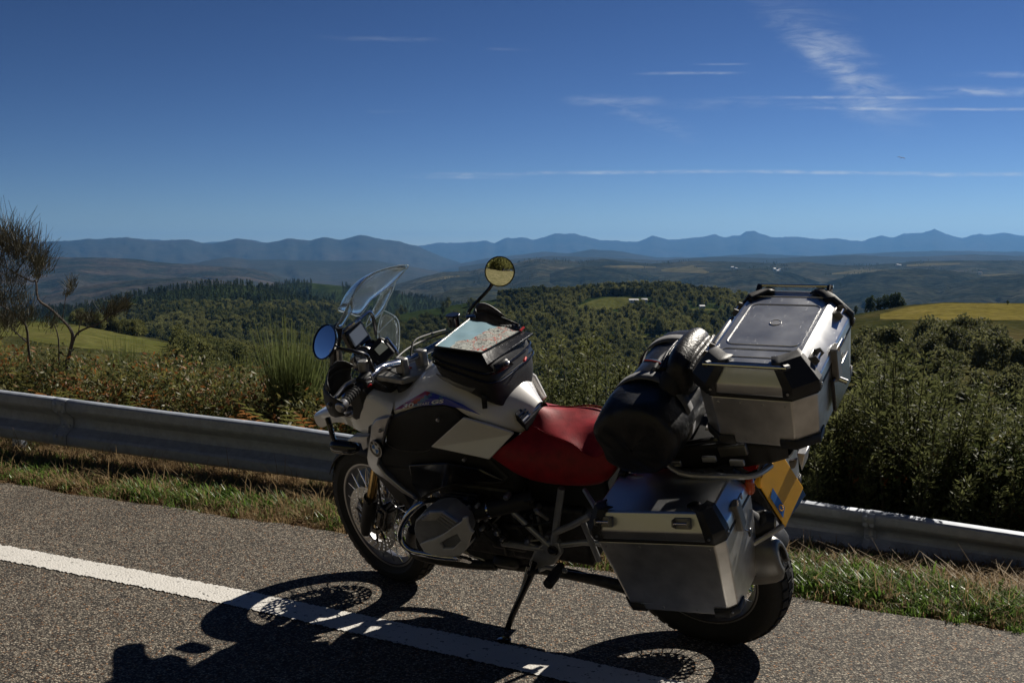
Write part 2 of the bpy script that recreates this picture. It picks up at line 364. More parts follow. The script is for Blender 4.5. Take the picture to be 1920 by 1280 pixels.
def land(name, cols, scale, fine=6., rough=.95, bump=.0, lo=.55, hi=1.4):
    m = bpy.data.materials.new(name); m.use_nodes = True; nt = m.node_tree; P = nt.nodes['Principled BSDF']; N = nt.nodes.new; L = nt.links.new
    tc = N('ShaderNodeTexCoord'); n = N('ShaderNodeTexNoise'); n.inputs['Scale'].default_value = scale; n.inputs['Detail'].default_value = 8; n.inputs['Roughness'].default_value = .62; n.inputs['Distortion'].default_value = .4
    L(tc.outputs['Object'], n.inputs['Vector']); r = N('ShaderNodeValToRGB'); e = r.color_ramp.elements
    k = len(cols)
    e[0].position = .3; e[0].color = (*cols[0], 1); e[1].position = .7; e[1].color = (*cols[-1], 1)
    for i, c in enumerate(cols[1:-1], 1): q = e.new(.3 + .4 * i / (k - 1)); q.color = (*c, 1)
    n2 = N('ShaderNodeTexNoise'); n2.inputs['Scale'].default_value = scale * fine; n2.inputs['Detail'].default_value = 6; L(tc.outputs['Object'], n2.inputs['Vector'])
    mr = N('ShaderNodeMapRange'); mr.inputs[1].default_value = .25; mr.inputs[2].default_value = .75; mr.inputs[3].default_value = lo; mr.inputs[4].default_value = hi; L(n2.outputs['Fac'], mr.inputs[0])
    L(n.outputs['Fac'], r.inputs[0]); mx = N('ShaderNodeMixRGB'); mx.blend_type = 'MULTIPLY'; mx.inputs[0].default_value = 1; L(r.outputs[0], mx.inputs[1]); L(mr.outputs[0], mx.inputs[2]); L(mx.outputs[0], P.inputs['Base Color'])
    P.inputs['Roughness'].default_value = rough; P.inputs['Specular IOR Level'].default_value = 0
    if bump:
        b = N('ShaderNodeBump'); b.inputs['Strength'].default_value = bump; b.inputs['Distance'].default_value = .5 / (scale * fine); L(n2.outputs['Fac'], b.inputs['Height']); L(b.outputs[0], P.inputs['Normal'])
    return m

M_soil = land('verge soil and litter', [(.05, .035, .02), (.10, .07, .04), (.16, .115, .065)], 3, 9, bump=.8)
# near ground, one sheet from behind the road to down the embankment
mb = MB(); ss_ = np.concatenate([np.linspace(-60, -6, 26), np.linspace(-5.5, 12, 60), np.linspace(13, 50, 22)]); dd_ = np.concatenate([[-70, -30, -12, -9, -.4, -.05, .0], np.linspace(.12, 3, 18), np.linspace(3.5, 15, 20), np.linspace(17, 62, 14)])
rows = []
for d in dd_:
    row = []
    for s in ss_:
        x, y = sd_xy(s, d); z = terr(s, d)
        if d < -9: z = -.25
        row.append((x, y, z))
    rows.append(row)
tag(mb.sheet(rows).build('ground', M_soil, sharp=60), kind='structure')
M_fill_bank = land('added dry grass fill bank', [(.075, .075, .035), (.13, .12, .06), (.20, .175, .10)], 1.2, 9)  # bank out of view, added to bounce warm light onto the motorcycle's left side
tag(MB().sheet([[(*sd_xy(s, d), -.04 + (0 if d > -9 else min(5., (-d - 9.) * .32)) + .3 * (d < -10) * noise.noise(Vector((s * .3, d * .3, 0)))) for s in np.linspace(-60, 50, 50)] for d in (-8.5, -9, -10.5, -13, -16, -20, -26, -34, -50)]).build('fill_bank', M_fill_bank, sharp=70), kind='structure')
# road with a ragged edge where the grass eats into it
mb = MB(); r0, r1 = [], []
for s in np.concatenate([np.linspace(-60, -3, 40), np.linspace(-2.9, 10, 330), np.linspace(10.1, 50, 30)]):
    j = .045 * noise.noise(Vector((s * 2.3, 0, 0))) + .03 * noise.noise(Vector((s * 9, 1, 0)))
    r0.append((*sd_xy(s, j), 0)); r1.append((*sd_xy(s, -8.6), 0))
road = tag(mb.sheet([r0, r1]).build('road', asphalt()), kind='structure')
mb = MB(); mb.add([(*p, -.05) for p in ((0, 0),)], [])
# edge line, gently bending with the road
wl_c = [(-700, 905.5, 22), (-300, 975, 24.5), (0, 1034, 28), (240, 1079, 30), (480, 1127, 33), (800, 1197, 40), (1050, 1250, 46), (1267, 1301, 52), (1600, 1384, 62)]
px_ = [w[0] for w in wl_c]
ta, tb = [], []
for px in np.linspace(-700, 1600, 900):
    c = np.interp(px, px_, [w[1] for w in wl_c]); h = np.interp(px, px_, [w[2] for w in wl_c]) / 2
    j = 1.3 * noise.noise(Vector((px * .09, 0, 0))) + 1.1 * random.uniform(-1, 1)
    k = 1.5 * noise.noise(Vector((px * .09, 7, 0))) + 1.3 * random.uniform(-1, 1)
    ta.append(ground(px, c - h + j, .004)); tb.append(ground(px, c + h + k, .004))
tag(MB().sheet([ta, tb]).build('edge_line', line_paint()), kind='structure')

# ------------------------------------------------------------------ hills
class Hill:
    def __init__(s, name, ridge, Dr, ybot, Db, mat, x0=-700, x1=2620, nx=220, ny=24, relief=.08, rough=1.2, seed=0., lab=None, fx=90.):
        s.rx = [r[0] for r in ridge]; s.ry = [r[1] if Dr < 15000 else 448 + (r[1] - 448) * (1.4 if r[1] < 456 else 1.) for r in ridge]; s.Dr, s.Db, s.yb, s.seed, s.relief, s.fx = Dr, Db, ybot, seed, relief, fx
        s.rough = rough
        mb = MB(); rows = []
        xs = np.linspace(x0, x1, nx)
        rows.append([at(x, s.ridge(x) + 14, Dr * 1.25) for x in xs])
        for j in range(ny):
            t = (j / (ny - 1)) ** 1.25
            rows.append([s.pt(x, s.ridge(x) * (1 - t) + ybot * t) for x in xs])
        mb.sheet(rows); s.o = tag(mb.build(name, mat, sharp=80), kind='structure')
    def ridge(s, px): return float(np.interp(px, s.rx, s.ry)) + s.rough * noise.fractal(Vector((px / 30., s.seed, 0)), .7, 2.2, 5)
    def dist(s, px, py):
        ry = s.ridge(px); t = min(1.2, max(0, (py - ry) / (s.yb - ry)))
        D = s.Db * (s.Dr / s.Db) ** (1 - t)
        return D * (1 + s.relief * min(1, t * 4) * (noise.fractal(Vector((px / s.fx, py / (s.fx * .5), s.seed + 4)), .9, 2.0, 4)))
    def pt(s, px, py, k=1.): return at(px, py, s.dist(px, py) * k)

far_c = [(.022, .026, .019), (.034, .035, .026), (.05, .045, .034)]
M_far = land('far mountain', far_c, .0007, 9, bump=.25, lo=.8, hi=1.2)
M_mid = land('mid hill heath and wood', [(.015, .019, .014), (.026, .030, .020), (.045, .045, .030), (.095, .085, .058)], .0030, 8, bump=.9, lo=.3, hi=1.6)
M_left = land('brown heath hillside', [(.012, .016, .011), (.022, .025, .017), (.048, .041, .031), (.08, .063, .048)], .0030, 8, bump=.6, lo=.4, hi=1.5)
M_wood = land('woodland floor', [(.012, .02, .007), (.022, .034, .011), (.035, .045, .016)], .02, 8)
M_moor = land('moor', [(.02, .026, .01), (.045, .045, .018), (.08, .065, .03)], .05, 9, bump=.5)
M_field = land('pasture', [(.055, .062, .017), (.075, .078, .024), (.10, .094, .034)], .03, 12)
M_fieldr = land('dry pasture', [(.10, .085, .022), (.13, .11, .03), (.16, .13, .042)], .06, 10)
far_ridge = [(-700, 452), (-300, 450), (0, 452), (300, 449), (387, 453), (470, 449), (500, 453), (640, 455), (784, 461), (822, 453), (853, 456), (911, 450), (925, 454), (949, 447), (984, 446), (998, 449), (1045, 441), (1077, 440.5), (1121, 449), (1156, 451), (1197, 451.6), (1224, 443.4), (1255, 449), (1319, 445), (1342, 443), (1355, 445), (1390, 442.6), (1397, 438.7), (1413, 436.8), (1429, 441), (1448, 446), (1500, 445), (1532, 448.4), (1558, 446.5), (1581, 449), (1620, 450.7), (1652, 443), (1675, 446), (1694, 441), (1733, 439.4), (1752, 434.5), (1775, 442), (1804, 446.5), (1836, 441), (1859, 442.6), (1878, 439.4), (1920, 444), (2100, 441), (2300, 447), (2620, 444)]
h1 = Hill('mountains', far_ridge, 26000, 520, 19000, M_far, nx=640, ny=22, rough=2.2, seed=1, relief=.022, fx=45)
left_ridge = [(-700, 447), (-300, 452), (0, 458), (60, 456), (133, 450), (233, 445.7), (287, 450), (350, 449), (400, 455), (443, 446.5), (500, 453.5), (540, 447), (580, 450), (603, 446), (640, 449), (678, 442), (709, 447.5), (750, 451.6), (784, 461), (820, 478), (863, 494), (920, 506), (1000, 520)]
h2 = Hill('mountains', left_ridge, 16000, 535, 11500, M_far, x1=1000, nx=380, ny=22, rough=1.8, seed=2, relief=.022, fx=45)
h3 = Hill('hills', [(740, 520), (800, 508), (863, 494), (915, 483.6), (984, 476.7), (1018, 471.6), (1066, 475), (1114, 467), (1166, 471.6), (1224, 482), (1300, 483), (1420, 476), (1520, 480), (1640, 474), (1760, 470), (1920, 472), (2200, 468), (2620, 474)], 13500, 540, 9500, M_far, x0=740, nx=240, ny=14, rough=1., seed=3, relief=.045, fx=50)
h4 = Hill('hills', [(-700, 500), (200, 505), (367, 493), (400, 486), (433, 481.7), (467, 487), (533, 487), (640, 489), (698, 487.7), (736, 494), (800, 505), (900, 520), (1000, 545)], 10000, 560, 6500, M_far, x1=1000, nx=200, ny=14, rough=1., seed=4, relief=.045, fx=60)
h5 = Hill('hills', [(-700, 470), (-200, 478), (80, 481.7), (167, 482.7), (250, 485), (300, 491.7), (367, 496.7), (467, 502.7), (500, 510), (547, 526.7), (620, 548), (760, 575)], 6800, 600, 3600, M_left, x1=760, nx=200, ny=20, rough=.8, seed=5, relief=.06, fx=110)
h6 = Hill('hills', [(680, 565), (743, 533), (795, 518), (832, 510), (880, 507.7), (915, 500.8), (963, 494), (1001, 485), (1052, 487), (1087, 491.5), (1100, 488.8), (1131, 485), (1173, 490.5), (1224, 494), (1300, 489), (1397, 491), (1461, 493.6), (1510, 491), (1558, 496), (1623, 497.5), (1671, 494), (1720, 489.4), (1849, 488), (1920, 488.5), (2200, 484), (2620, 490)], 5200, 640, 1900, M_mid, x0=680, nx=320, ny=28, rough=.9, seed=6, relief=.06, fx=110)
M_spur = land('wooded spur', [(.009, .013, .009), (.017, .021, .014), (.032, .034, .022), (.07, .064, .044)], .0045, 8, bump=.9, lo=.3, hi=1.6)
for k_, (rg_, D_) in enumerate((([(690, 580), (743, 552), (800, 530), (850, 520), (910, 517), (960, 524), (1020, 544), (1080, 575)], 4500), ([(940, 570), (1000, 524), (1060, 503), (1120, 498), (1180, 505), (1240, 520), (1320, 552), (1360, 580)], 4300),
        ([(1180, 570), (1270, 526), (1350, 507), (1420, 503), (1480, 511), (1540, 529), (1620, 560), (1660, 585)], 4000), ([(1640, 590), (1720, 552), (1790, 530), (1860, 517), (1940, 512), (2050, 518), (2150, 540), (2250, 580)], 3300), ([(1480, 560), (1540, 532), (1600, 514), (1660, 506), (1720, 503), (1790, 508), (1860, 520), (1930, 545), (1990, 575)], 3700))):
    Hill('hills', rg_, D_, 640, D_ * .55, M_spur, x0=rg_[0][0], x1=rg_[-1][0], nx=130, ny=20, rough=1.8, seed=30 + k_, relief=.06, fx=90)
hills_x = [
  Hill('hills', [(700, 595), (780, 566), (850, 541), (930, 537), (1000, 545), (1070, 551), (1150, 548), (1230, 557), (1330, 566), (1450, 590)], 3000, 650, 1700, M_mid, x0=700, x1=1450, nx=140, ny=16, rough=1.2, seed=17, relief=.06, fx=100),
  Hill('hills', [(60, 560), (160, 536), (260, 524), (350, 520), (430, 528), (520, 545), (620, 566), (700, 590)], 4300, 620, 2600, M_left, x0=60, x1=700, nx=120, ny=14, rough=1.1, seed=18, relief=.06, fx=100),
  Hill('hills', [(860, 500), (960, 486), (1040, 480), (1120, 483), (1240, 488), (1340, 481), (1450, 484), (1600, 478), (1700, 482), (1820, 477), (1920, 480), (2200, 476), (2620, 482)], 9000, 560, 6000, M_far, x0=860, nx=220, ny=14, rough=1.2, seed=19, relief=.045, fx=50)]
h7 = Hill('hills', [(300, 552), (420, 545), (507, 538), (533, 531.7), (567, 529), (640, 536), (700, 545), (743, 550), (846, 568), (950, 590), (1100, 620)], 2300, 660, 1500, M_wood, x0=300, x1=1100, nx=160, ny=14, rough=.8, seed=7, relief=.08)
h8 = Hill('hills', [(-700, 590), (0, 586), (140, 580), (220, 563), (267, 553), (317, 545), (367, 538), (417, 532.7), (467, 536), (503, 541.7), (560, 556), (640, 578), (720, 600), (860, 640)], 1500, 720, 500, M_wood, x1=860, nx=180, ny=20, rough=.8, seed=8, relief=.08)
h9 = Hill('hillside', [(560, 650), (680, 607), (753, 588), (846, 573), (922, 562), (1011, 551), (1121, 546), (1190, 541), (1259, 541), (1300, 548), (1365, 556), (1460, 575), (1600, 610), (1800, 660)], 950, 800, 360, M_wood, x0=560, x1=1800, nx=200, ny=36, rough=1., seed=9, relief=.05)
h10 = Hill('hillside', [(-700, 585), (0, 598), (60, 602), (150, 607), (245, 626), (330, 642), (362, 658), (420, 672), (560, 700), (760, 740)], 340, 800, 60, M_moor, x1=760, nx=140, ny=22, rough=.8, seed=10, relief=.04)
h11 = Hill('hillside', [(1300, 690), (1480, 640), (1560, 606), (1607, 588), (1652, 581.5), (1704, 571.8), (1768, 567), (1920, 568.5), (2200, 560), (2620, 555)], 260, 830, 34, M_moor, x0=1300, nx=170, ny=30, rough=.5, seed=11, relief=.05)
def patch(hill, xs, top, bot, mat, lift=.996, n=60, m=8, name='field'):
    rows = []
    for j in range(m):
        row = []
        for px in np.linspace(xs[0], xs[-1], n):
            a = np.interp(px, xs, top); b = np.interp(px, xs, bot); a = max(a, hill.ridge(px) + .4)
            row.append(hill.pt(px, a + (max(b, a + .05) - a) * j / (m - 1), lift))
        rows.append(row)
    return tag(MB().sheet(rows).build(name, mat, sharp=80), kind='structure')
patch(h9, [1083, 1110, 1140, 1170, 1218], [574, 563, 557, 557, 562], [576, 580, 581, 577, 563], M_field)
patch(h9, [1205, 1235, 1262], [629, 626, 631], [632, 637, 634], M_field); patch(h9, [1290, 1310, 1340], [580, 577, 579], [582, 583, 582], M_field)
patch(h10, [-700, 40, 60, 150, 245, 330, 364], [590, 603, 604, 609, 629, 646, 662], [640, 630, 640, 652, 660, 664, 666], M_field)
patch(h11, [1650, 1704, 1768, 1920, 2620], [589, 575, 568, 569, 556], [598, 599, 600, 600, 598], M_fieldr, n=120)
for (q, t, b) in (([1130, 1180, 1230], [499, 497, 500], [502, 503, 502]), ([790, 830, 862], [528, 518, 516], [530, 524, 519]), ([1240, 1300, 1330], [505, 497, 510], [509, 512, 514]), ([1335, 1380, 1420], [531, 523, 530], [534, 536, 532]), ([1560, 1620, 1690], [512, 504, 506], [515, 513, 508]), ([1820, 1880, 1930], [516, 513, 514], [522, 524, 520]), ([1700, 1740, 1800], [496, 493, 493], [500, 499, 496])):
    patch(h6, q, t, b, land('distant meadow', [(.07, .065, .03), (.10, .085, .045)], .004), n=30, m=4)

# ------------------------------------------------------------------ woods
L_tree = leaf_material('broadleaf crown', (.028, .040, .013), (.20, .20, .07), .4, .75, .05, .25, .012)
L_conif = leaf_material('conifer crown', (.012, .022, .009), (.07, .095, .03), .25, .75, .06, .2, .01)
L_scrub = leaf_material('scrub tree crown', (.045, .052, .017), (.19, .19, .085), .4, .7, .1, .5)
M_bark = material('bark', (.06, .045, .035), .9, var=.4, vscale=12)
def crown_mesh(name, h, w, n, leaf, mat, lobes=7, trunk=.22, aspect=.75, low=.18):
    P = []; lob = []
    for i in range(lobes):
        a = random.uniform(0, 6.283); q = random.random() ** .6
        lob.append((np.array([math.cos(a) * w * .30 * q, math.sin(a) * w * .30 * q, h * random.uniform(low + .2, .84)]), random.uniform(.22, .36) * w))
    lob.append((np.array([0, 0, h * .8]), w * .24)); lob.append((np.array([0, 0, h * .5]), w * .4))
    for i in range(n):
        c, r = lob[i % len(lob)]; d = rng.normal(size=3); d /= np.linalg.norm(d); rr = r * (random.random() ** .35)
        P.append(c + d * rr * np.array([1, 1, .95]))
    P = np.array(P); ctr = np.array([0, 0, h * .5])
    V, Fa = leaves(P, rng.uniform(.6, 1.3, n) * leaf, aspect, nrm=(P - ctr) * .5 / w + np.array([0, 0, .5]), spread=.8)
    t = MB().tube([(0, 0, -h * .06), (.02 * h, 0, h * .25), (0, .02 * h, h * .62)], [w * .05, w * .035, w * .012], 5)
    tv = np.array(t.v); tf = np.array([f for f in t.f if len(f) == 4])
    return np_mesh(name, np.vstack([V, tv]), np.vstack([Fa, tf + len(V)]), [mat, M_bark], np.concatenate([np.zeros(len(Fa)), np.ones(len(tf))]))
def conifer_mesh(name, h, w, n, leaf, mat):
    P, A = [], []
    for i in range(n):
        z = random.random() ** .8; a = random.uniform(0, 6.283); r = (1 - z) * w * .5 * (.35 + .65 * random.random()) * (1 + .3 * math.sin(z * 40))
        P.append((math.cos(a) * r, math.sin(a) * r, h * (.1 + .9 * z))); A.append((math.cos(a), math.sin(a), -.35))
    V, Fa = leaves(np.array(P), rng.uniform(.6, 1.3, n) * leaf, .6, axis=np.array(A), nrm=np.array([0, 0, 1.]), spread=.4)
    t = MB().tube([(0, 0, -h * .05), (0, 0, h * .97)], [w * .045, w * .006], 5); tv = np.array(t.v); tf = np.array([f for f in t.f if len(f) == 4])
    return np_mesh(name, np.vstack([V, tv]), np.vstack([Fa, tf + len(V)]), [mat, M_bark], np.concatenate([np.zeros(len(Fa)), np.ones(len(tf))]))
T_br = [crown_mesh('broadleaf', 9, 7.5, 1100, .7, L_tree, low=.05) for _ in range(4)]
T_cf = [conifer_mesh('conifer', 13, 5, 260, 1.3, L_conif) for _ in range(2)]
def place(hill, n, x0, x1, y0, y1, ok=None, h=(.8, 1.25)):
    P, S = [], []
    while len(P) < n:
        px = random.uniform(x0, x1); ry = hill.ridge(px)
        a = max(y0, ry - .5); 
        if a >= y1: continue
        py = a + (y1 - a) * random.random() ** 1.25
        if ok and not ok(px, py): n -= .2; continue
        P.append(hill.pt(px, py)); S.append(random.uniform(*h))
    return np.array(P), np.array(S)
def in_field(px, py):
    if 1080 < px < 1222 and np.interp(px, [1083, 1110, 1140, 1170, 1218], [571, 560, 554, 554, 559]) < py < np.interp(px, [1083, 1110, 1140, 1170, 1218], [588, 592, 593, 589, 576]): return False
    if 1202 < px < 1264 and 624 < py < 652: return False
    if 1288 < px < 1342 and 575 < py < 594: return False
    if px < 935 and py < 606 - (px - 750) * .06: return random.random() < .07
    return True
def wood(name, parts, protos, label):
    P = np.vstack([p for p, s in parts]); S = np.concatenate([s for p, s in parts])
    return tag(scatter(name, P, rng.uniform(0, 6.28, len(P)), S, protos), label, 'woodland', kind='stuff')
wood('forest', [place(h9, 5200, 690, 1760, 530, 770, in_field, (.42, 1.05)), place(h9, 260, 1020, 1365, 530, 552, in_field, (.5, .7))], T_br, 'mixed green broadleaf wood covering the valley side below the pasture')
wood('conifer_plantation', [place(h9, 420, 923, 1016, 538, 560, None, (.5, .62)), place(h9, 1500, 1090, 1420, 530, 556, lambda x, y: in_field(x, y) and y > 530, (.35, .6))], T_cf, 'dark conifer plantation along the crest above the green pasture')
wood('pine_wood', [place(h8, 4200, -200, 800, 528, 640, lambda x, y: y < 600 or x > 380, (.5, .85)), place(h7, 3000, 420, 960, 528, 610, lambda x, y: not (585 < x < 640 and y < 552), (.5, .85))], T_cf, 'dark pine wood covering the hills behind the left pasture')
wood('valley_wood', [place(h8, 2600, 180, 820, 575, 715, None, (.8, 1.2)), place(h10, 300, 330, 640, 640, 700, None, (.45, .8)), place(h10, 60, 130, 300, 600, 630, lambda x, y: y < 611 + (x - 150) * .19, (.35, .6))], T_br, 'broadleaf trees in the valley around the left pasture')
wood('hedgerows', [place(h6, 2600, 700, 2100, 486, 560, lambda x, y: noise.noise(Vector((x * .012, y * .05, 2))) + .5 * noise.noise(Vector((x * .05, y * .15, 5))) > .22, (.5, .9))], T_cf, 'dark woods in patches over the farther hill across the valley')

P_ = np.array([(*sd_xy(s_, d_), -.1 + min(5., (-d_ - 9.) * .32)) for s_, d_ in zip(rng.uniform(-50, 45, 90), rng.uniform(-46, -20, 90))])
tag(scatter('roadside_trees', P_, rng.uniform(0, 6.28, 90), rng.uniform(.5, .9, 90), T_br), 'trees on the added bank across the road, seen only in the motorcycle mirror', 'woodland', kind='stuff')

# ------------------------------------------------------------------ trees and houses that can be told apart
def copy_tree(o, parent=None):
    c = o.copy(); col.objects.link(c); c.parent = parent
    for ch in o.children: copy_tree(ch, c)
    return c
def split_tree(name, me_c, trunk_pts, trunk_r, mat=None):
    r = empty(name); f = bpy.data.objects.new('crown', me_c); col.objects.link(f); f.parent = r
    MB().tube(trunk_pts, trunk_r, 6, smooth=2).build('trunk', mat or M_bark, r)
    return r
def crown_only(name, h, w, n, leaf, mat, lobes=8, aspect=.6, low=.05):
    lob = []
    for i in range(lobes):
        a = random.uniform(0, 6.283); q = random.random() ** .5
        lob.append((np.array([math.cos(a) * w * .33 * q, math.sin(a) * w * .33 * q, h * random.uniform(low + .18, .86)]), random.uniform(.18, .30) * w))
    lob.append((np.array([0, 0, h * .82]), w * .2)); lob.append((np.array([0, 0, h * .45]), w * .36))
    P = np.array([lob[i % len(lob)][0] + (lambda d: d / np.linalg.norm(d))(rng.normal(size=3)) * lob[i % len(lob)][1] * random.random() ** .3 for i in range(n)])
    V, Fa = leaves(P, rng.uniform(.6, 1.4, n) * leaf, aspect, nrm=(P - np.array([0, 0, h * .5])) * .4 / w + np.array([0, 0, .6]), spread=.8)
    return np_mesh('crown', V, Fa, mat)
protos = [split_tree('scrub_tree', crown_only('c', 3.4, 2.9, 1900, .26, L_scrub), [(0, 0, -.3), (.05, .02, .8), (-.04, .05, 2.2)], [.09, .07, .02]) for _ in range(3)]
spots = []
for i in range(64):
    px = 1605 + 320 * random.random() if i < 50 else random.uniform(1925, 2200)
    py = random.uniform(682, 790) if px < 1700 else random.uniform(662, 790)
    spots.append((px, py))
spots.sort(key=lambda q: q[1])
for i, (px, py) in enumerate(spots):
    o = protos[i] if i < 3 else copy_tree(protos[i % 3])
    o.location = Vector(h11.pt(px, py)) + Vector((0, 0, -.2)); o.rotation_euler.z = random.uniform(0, 6.28); o.scale = [random.uniform(44, 74) * h11.dist(px, py) / F_PX / 2.9] * 3
    tag(o, 'olive green rounded scrub tree on the slope below the dry pasture', 'tree', 'scrub trees below the dry pasture')
pine0 = None
for px, top, sc in ((1626, 556, 1.), (1633, 552, 1.1), (1645, 556, .8), (1657, 549, 1.05), (1669, 549, 1.), (1677, 546, 1.), (1685, 547, 1.1), (1694, 561, .7), (1604, 572, .6)):
    if pine0 is None:
        pine0 = split_tree('pine_tree', crown_only('c', 6.2, 3.2, 700, .55, L_conif, 10, .55, .0), [(0, 0, -.6), (.05, 0, 2), (0, .05, 5.8)], [.16, .13, .03]); o = pine0
    else: o = copy_tree(pine0)
    b = at(px, 590, 300); t = at(px, top, 300); o.location = b; k = (t[2] - b[2]) / 6.3; o.scale = (k * random.uniform(.75, .95), k * random.uniform(.75, .95), k); o.rotation_euler.z = random.uniform(0, 6)
    tag(o, 'tall dark pine in the clump beside the dry pasture', 'tree', 'pines beside the dry pasture')
lb = split_tree('shrub', crown_only('c', 1.5, .8, 160, .25, L_conif, 4), [(0, 0, -.2), (0, 0, 1.1)], [.05, .02]); lb.location = h11.pt(1889, 571.5); lb.scale = [.8] * 3
tag(lb, 'lone small dark bush standing on the crest of the dry pasture', 'bush')
M_wall = material('white render', (.72, .70, .66), .9, var=.1); M_roofp = material('pale roof sheet', (.6, .6, .6), .6); M_roofs = material('dark slate roof', (.08, .08, .09), .7)
def house(name, p, L_, w, h, roof, label, rz, cat='house', group=None):
    e = empty(name); e.location = p; e.rotation_euler.z = rz
    MB().box((0, 0, h / 2 - .5), (L_, w, h + 1)).build('wall', M_wall, e)
    m = MB(); k = .3
    m.prism([(-L_ / 2 - k, -w / 2 - k, h - .1), (-L_ / 2 - k, w / 2 + k, h - .1), (-L_ / 2 - k, 0, h + w * .28)], (L_ + 2 * k, 0, 0)); m.build('roof', roof, e)
    for i in (-.28, .05, .34): MB().box((L_ * i, -w / 2 - .02, h * .5), (1., .1, 1.1)).build('window', M_roofs, e)
    return tag(e, label, cat, group)
house('barn', h9.pt(1188, 566, .99), 7.5, 3.6, 1.7, M_roofp, 'long pale shed at the edge of the green pasture', .1, 'shed'); house('barn', h9.pt(1208, 565, .99), 4.5, 3.6, 1.6, M_roofp, 'short pale shed beside the long shed on the green pasture', .1, 'shed')
house('barn', h9.pt(1316, 577, .98), 4.0, 3, 1.5, M_roofp, 'small white shed among the trees on the crest', .2, 'shed')
house('barn', h10.pt(354, 671, .98), 2.4, 1.5, 1.1, M_roofp, 'small pale hut below the left pasture', .3, 'hut')
for i, (px, py) in enumerate(((1452, 506), (1461, 507), (1458, 509.5), (1682, 498), (1687, 499), (1838, 513), (1373, 503), (1380, 505))):
    house('farmhouse', h6.pt(px, py, .985), 13, 9, 6, M_roofs if i % 2 else M_roofp, 'tiny white farmhouse on the hazy hill across the valley', random.uniform(-.6, .6), 'house', 'far farmhouses')

# ------------------------------------------------------------------ undergrowth beyond the rail
L_gorse = leaf_material('gorse spines', (.026, .036, .012), (.17, .18, .07), .4, .6, .12, 3)
L_bramble = leaf_material('bramble leaves', (.014, .024, .009), (.09, .11, .04), .35, .6, .12, 2.5)
L_rust = leaf_material('withered leaves', (.10, .035, .012), (.32, .13, .035), .4, .5, .3, 4)
L_fern = leaf_material('bracken', (.05, .075, .016), (.19, .17, .055), .45, .5, .3, 2.2)
L_fernr = leaf_material('rusty bracken', (.14, .06, .018), (.34, .15, .05), .45, .5, .3, 2.2)
L_broom = leaf_material('broom twigs', (.04, .062, .018), (.15, .175, .06), .35, .45, .3, 2)
L_grass = leaf_material('green grass', (.05, .10, .016), (.16, .25, .05), .5, .4, .4, 2)
L_straw = leaf_material('dry grass', (.15, .10, .05), (.40, .29, .155), .45, .6, .15, 2)
L_litter = leaf_material('leaf litter', (.09, .045, .02), (.26, .15, .075), .2, .6, .3, 6)
M_wood_g = material('weathered branch', (.10, .08, .068), .8, var=.5, vscale=30, bump=.4)
M_stem = material('green brown stems', (.06, .055, .03), .8, var=.4)

def stems_and_spines(h, w, nst, per, ln, wd, up=.55, clump=.12):
    """gorse-like shrub: arching stems set with spines"""
    P, A, st = [], [], MB()
    for i in range(nst):
        a = random.uniform(0, 6.283); r = random.random() ** .5
        tip = Vector((math.cos(a) * w * .5 * r, math.sin(a) * w * .5 * r, h * (1 - .38 * r * r) * random.uniform(.78, 1.06)))
        base = Vector((math.cos(a) * w * .12 * r, math.sin(a) * w * .12 * r, 0)); mid = base.lerp(tip, .5) + Vector((math.cos(a), math.sin(a), 0)) * w * .10 * r + Vector((random.gauss(0, .05), random.gauss(0, .05), 0))
        pts = []
        for k in range(9):
            t = k / 8; pts.append(base * (1 - t) ** 2 + mid * 2 * t * (1 - t) + tip * t * t)
        st.tube(pts[::2], [.012, .009, .006, .004, .002], 3, caps=False)
        for k in range(per):
            t = .22 + .78 * random.random() ** .7; q = base * (1 - t) ** 2 + mid * 2 * t * (1 - t) + tip * t * t
            ax = (tip - mid).normalized()
            br = Vector((random.gauss(0, 1), random.gauss(0, 1), random.gauss(0, 1))).normalized()
            off = br * random.random() ** .7 * clump * (1.05 - t * .75)
            P.append(q + off); A.append(br * .8 + ax * up)
    n = len(P); V, Fa = leaves(np.array([tuple(p) for p in P]), rng.uniform(.6, 1.3, n) * ln, wd, axis=np.array([tuple(p) for p in A]))
    return V, Fa, st
def shrub(name, data, leafm, stemm, label, cat, group=None):
    V, Fa, st = data; r = empty(name); f = bpy.data.objects.new('foliage', np_mesh('foliage', V, Fa, leafm)); col.objects.link(f); f.parent = r
    st.build('stems', stemm, r, fixn=False)
    return tag(r, label, cat, group)
def put(o, px, d, ytop, h0, sc=1., rz=None):
    s, q = edge_at(px, d); z = terr(s, d) - .05; Y = q[1]
    k = max(.2, ((CAM_H - (ytop - 479) / F_PX * Y) - z) / h0)
    o.location = (q[0], q[1], z); o.scale = (k * sc, k * sc, k); o.rotation_euler.z = random.uniform(0, 6.28) if rz is None else rz
    return o
g0 = [shrub('gorse_bush', stems_and_spines(1.6, 1.5, 50, 240, .042, .3), L_gorse, M_stem, 'x', 'bush') for _ in range(3)]
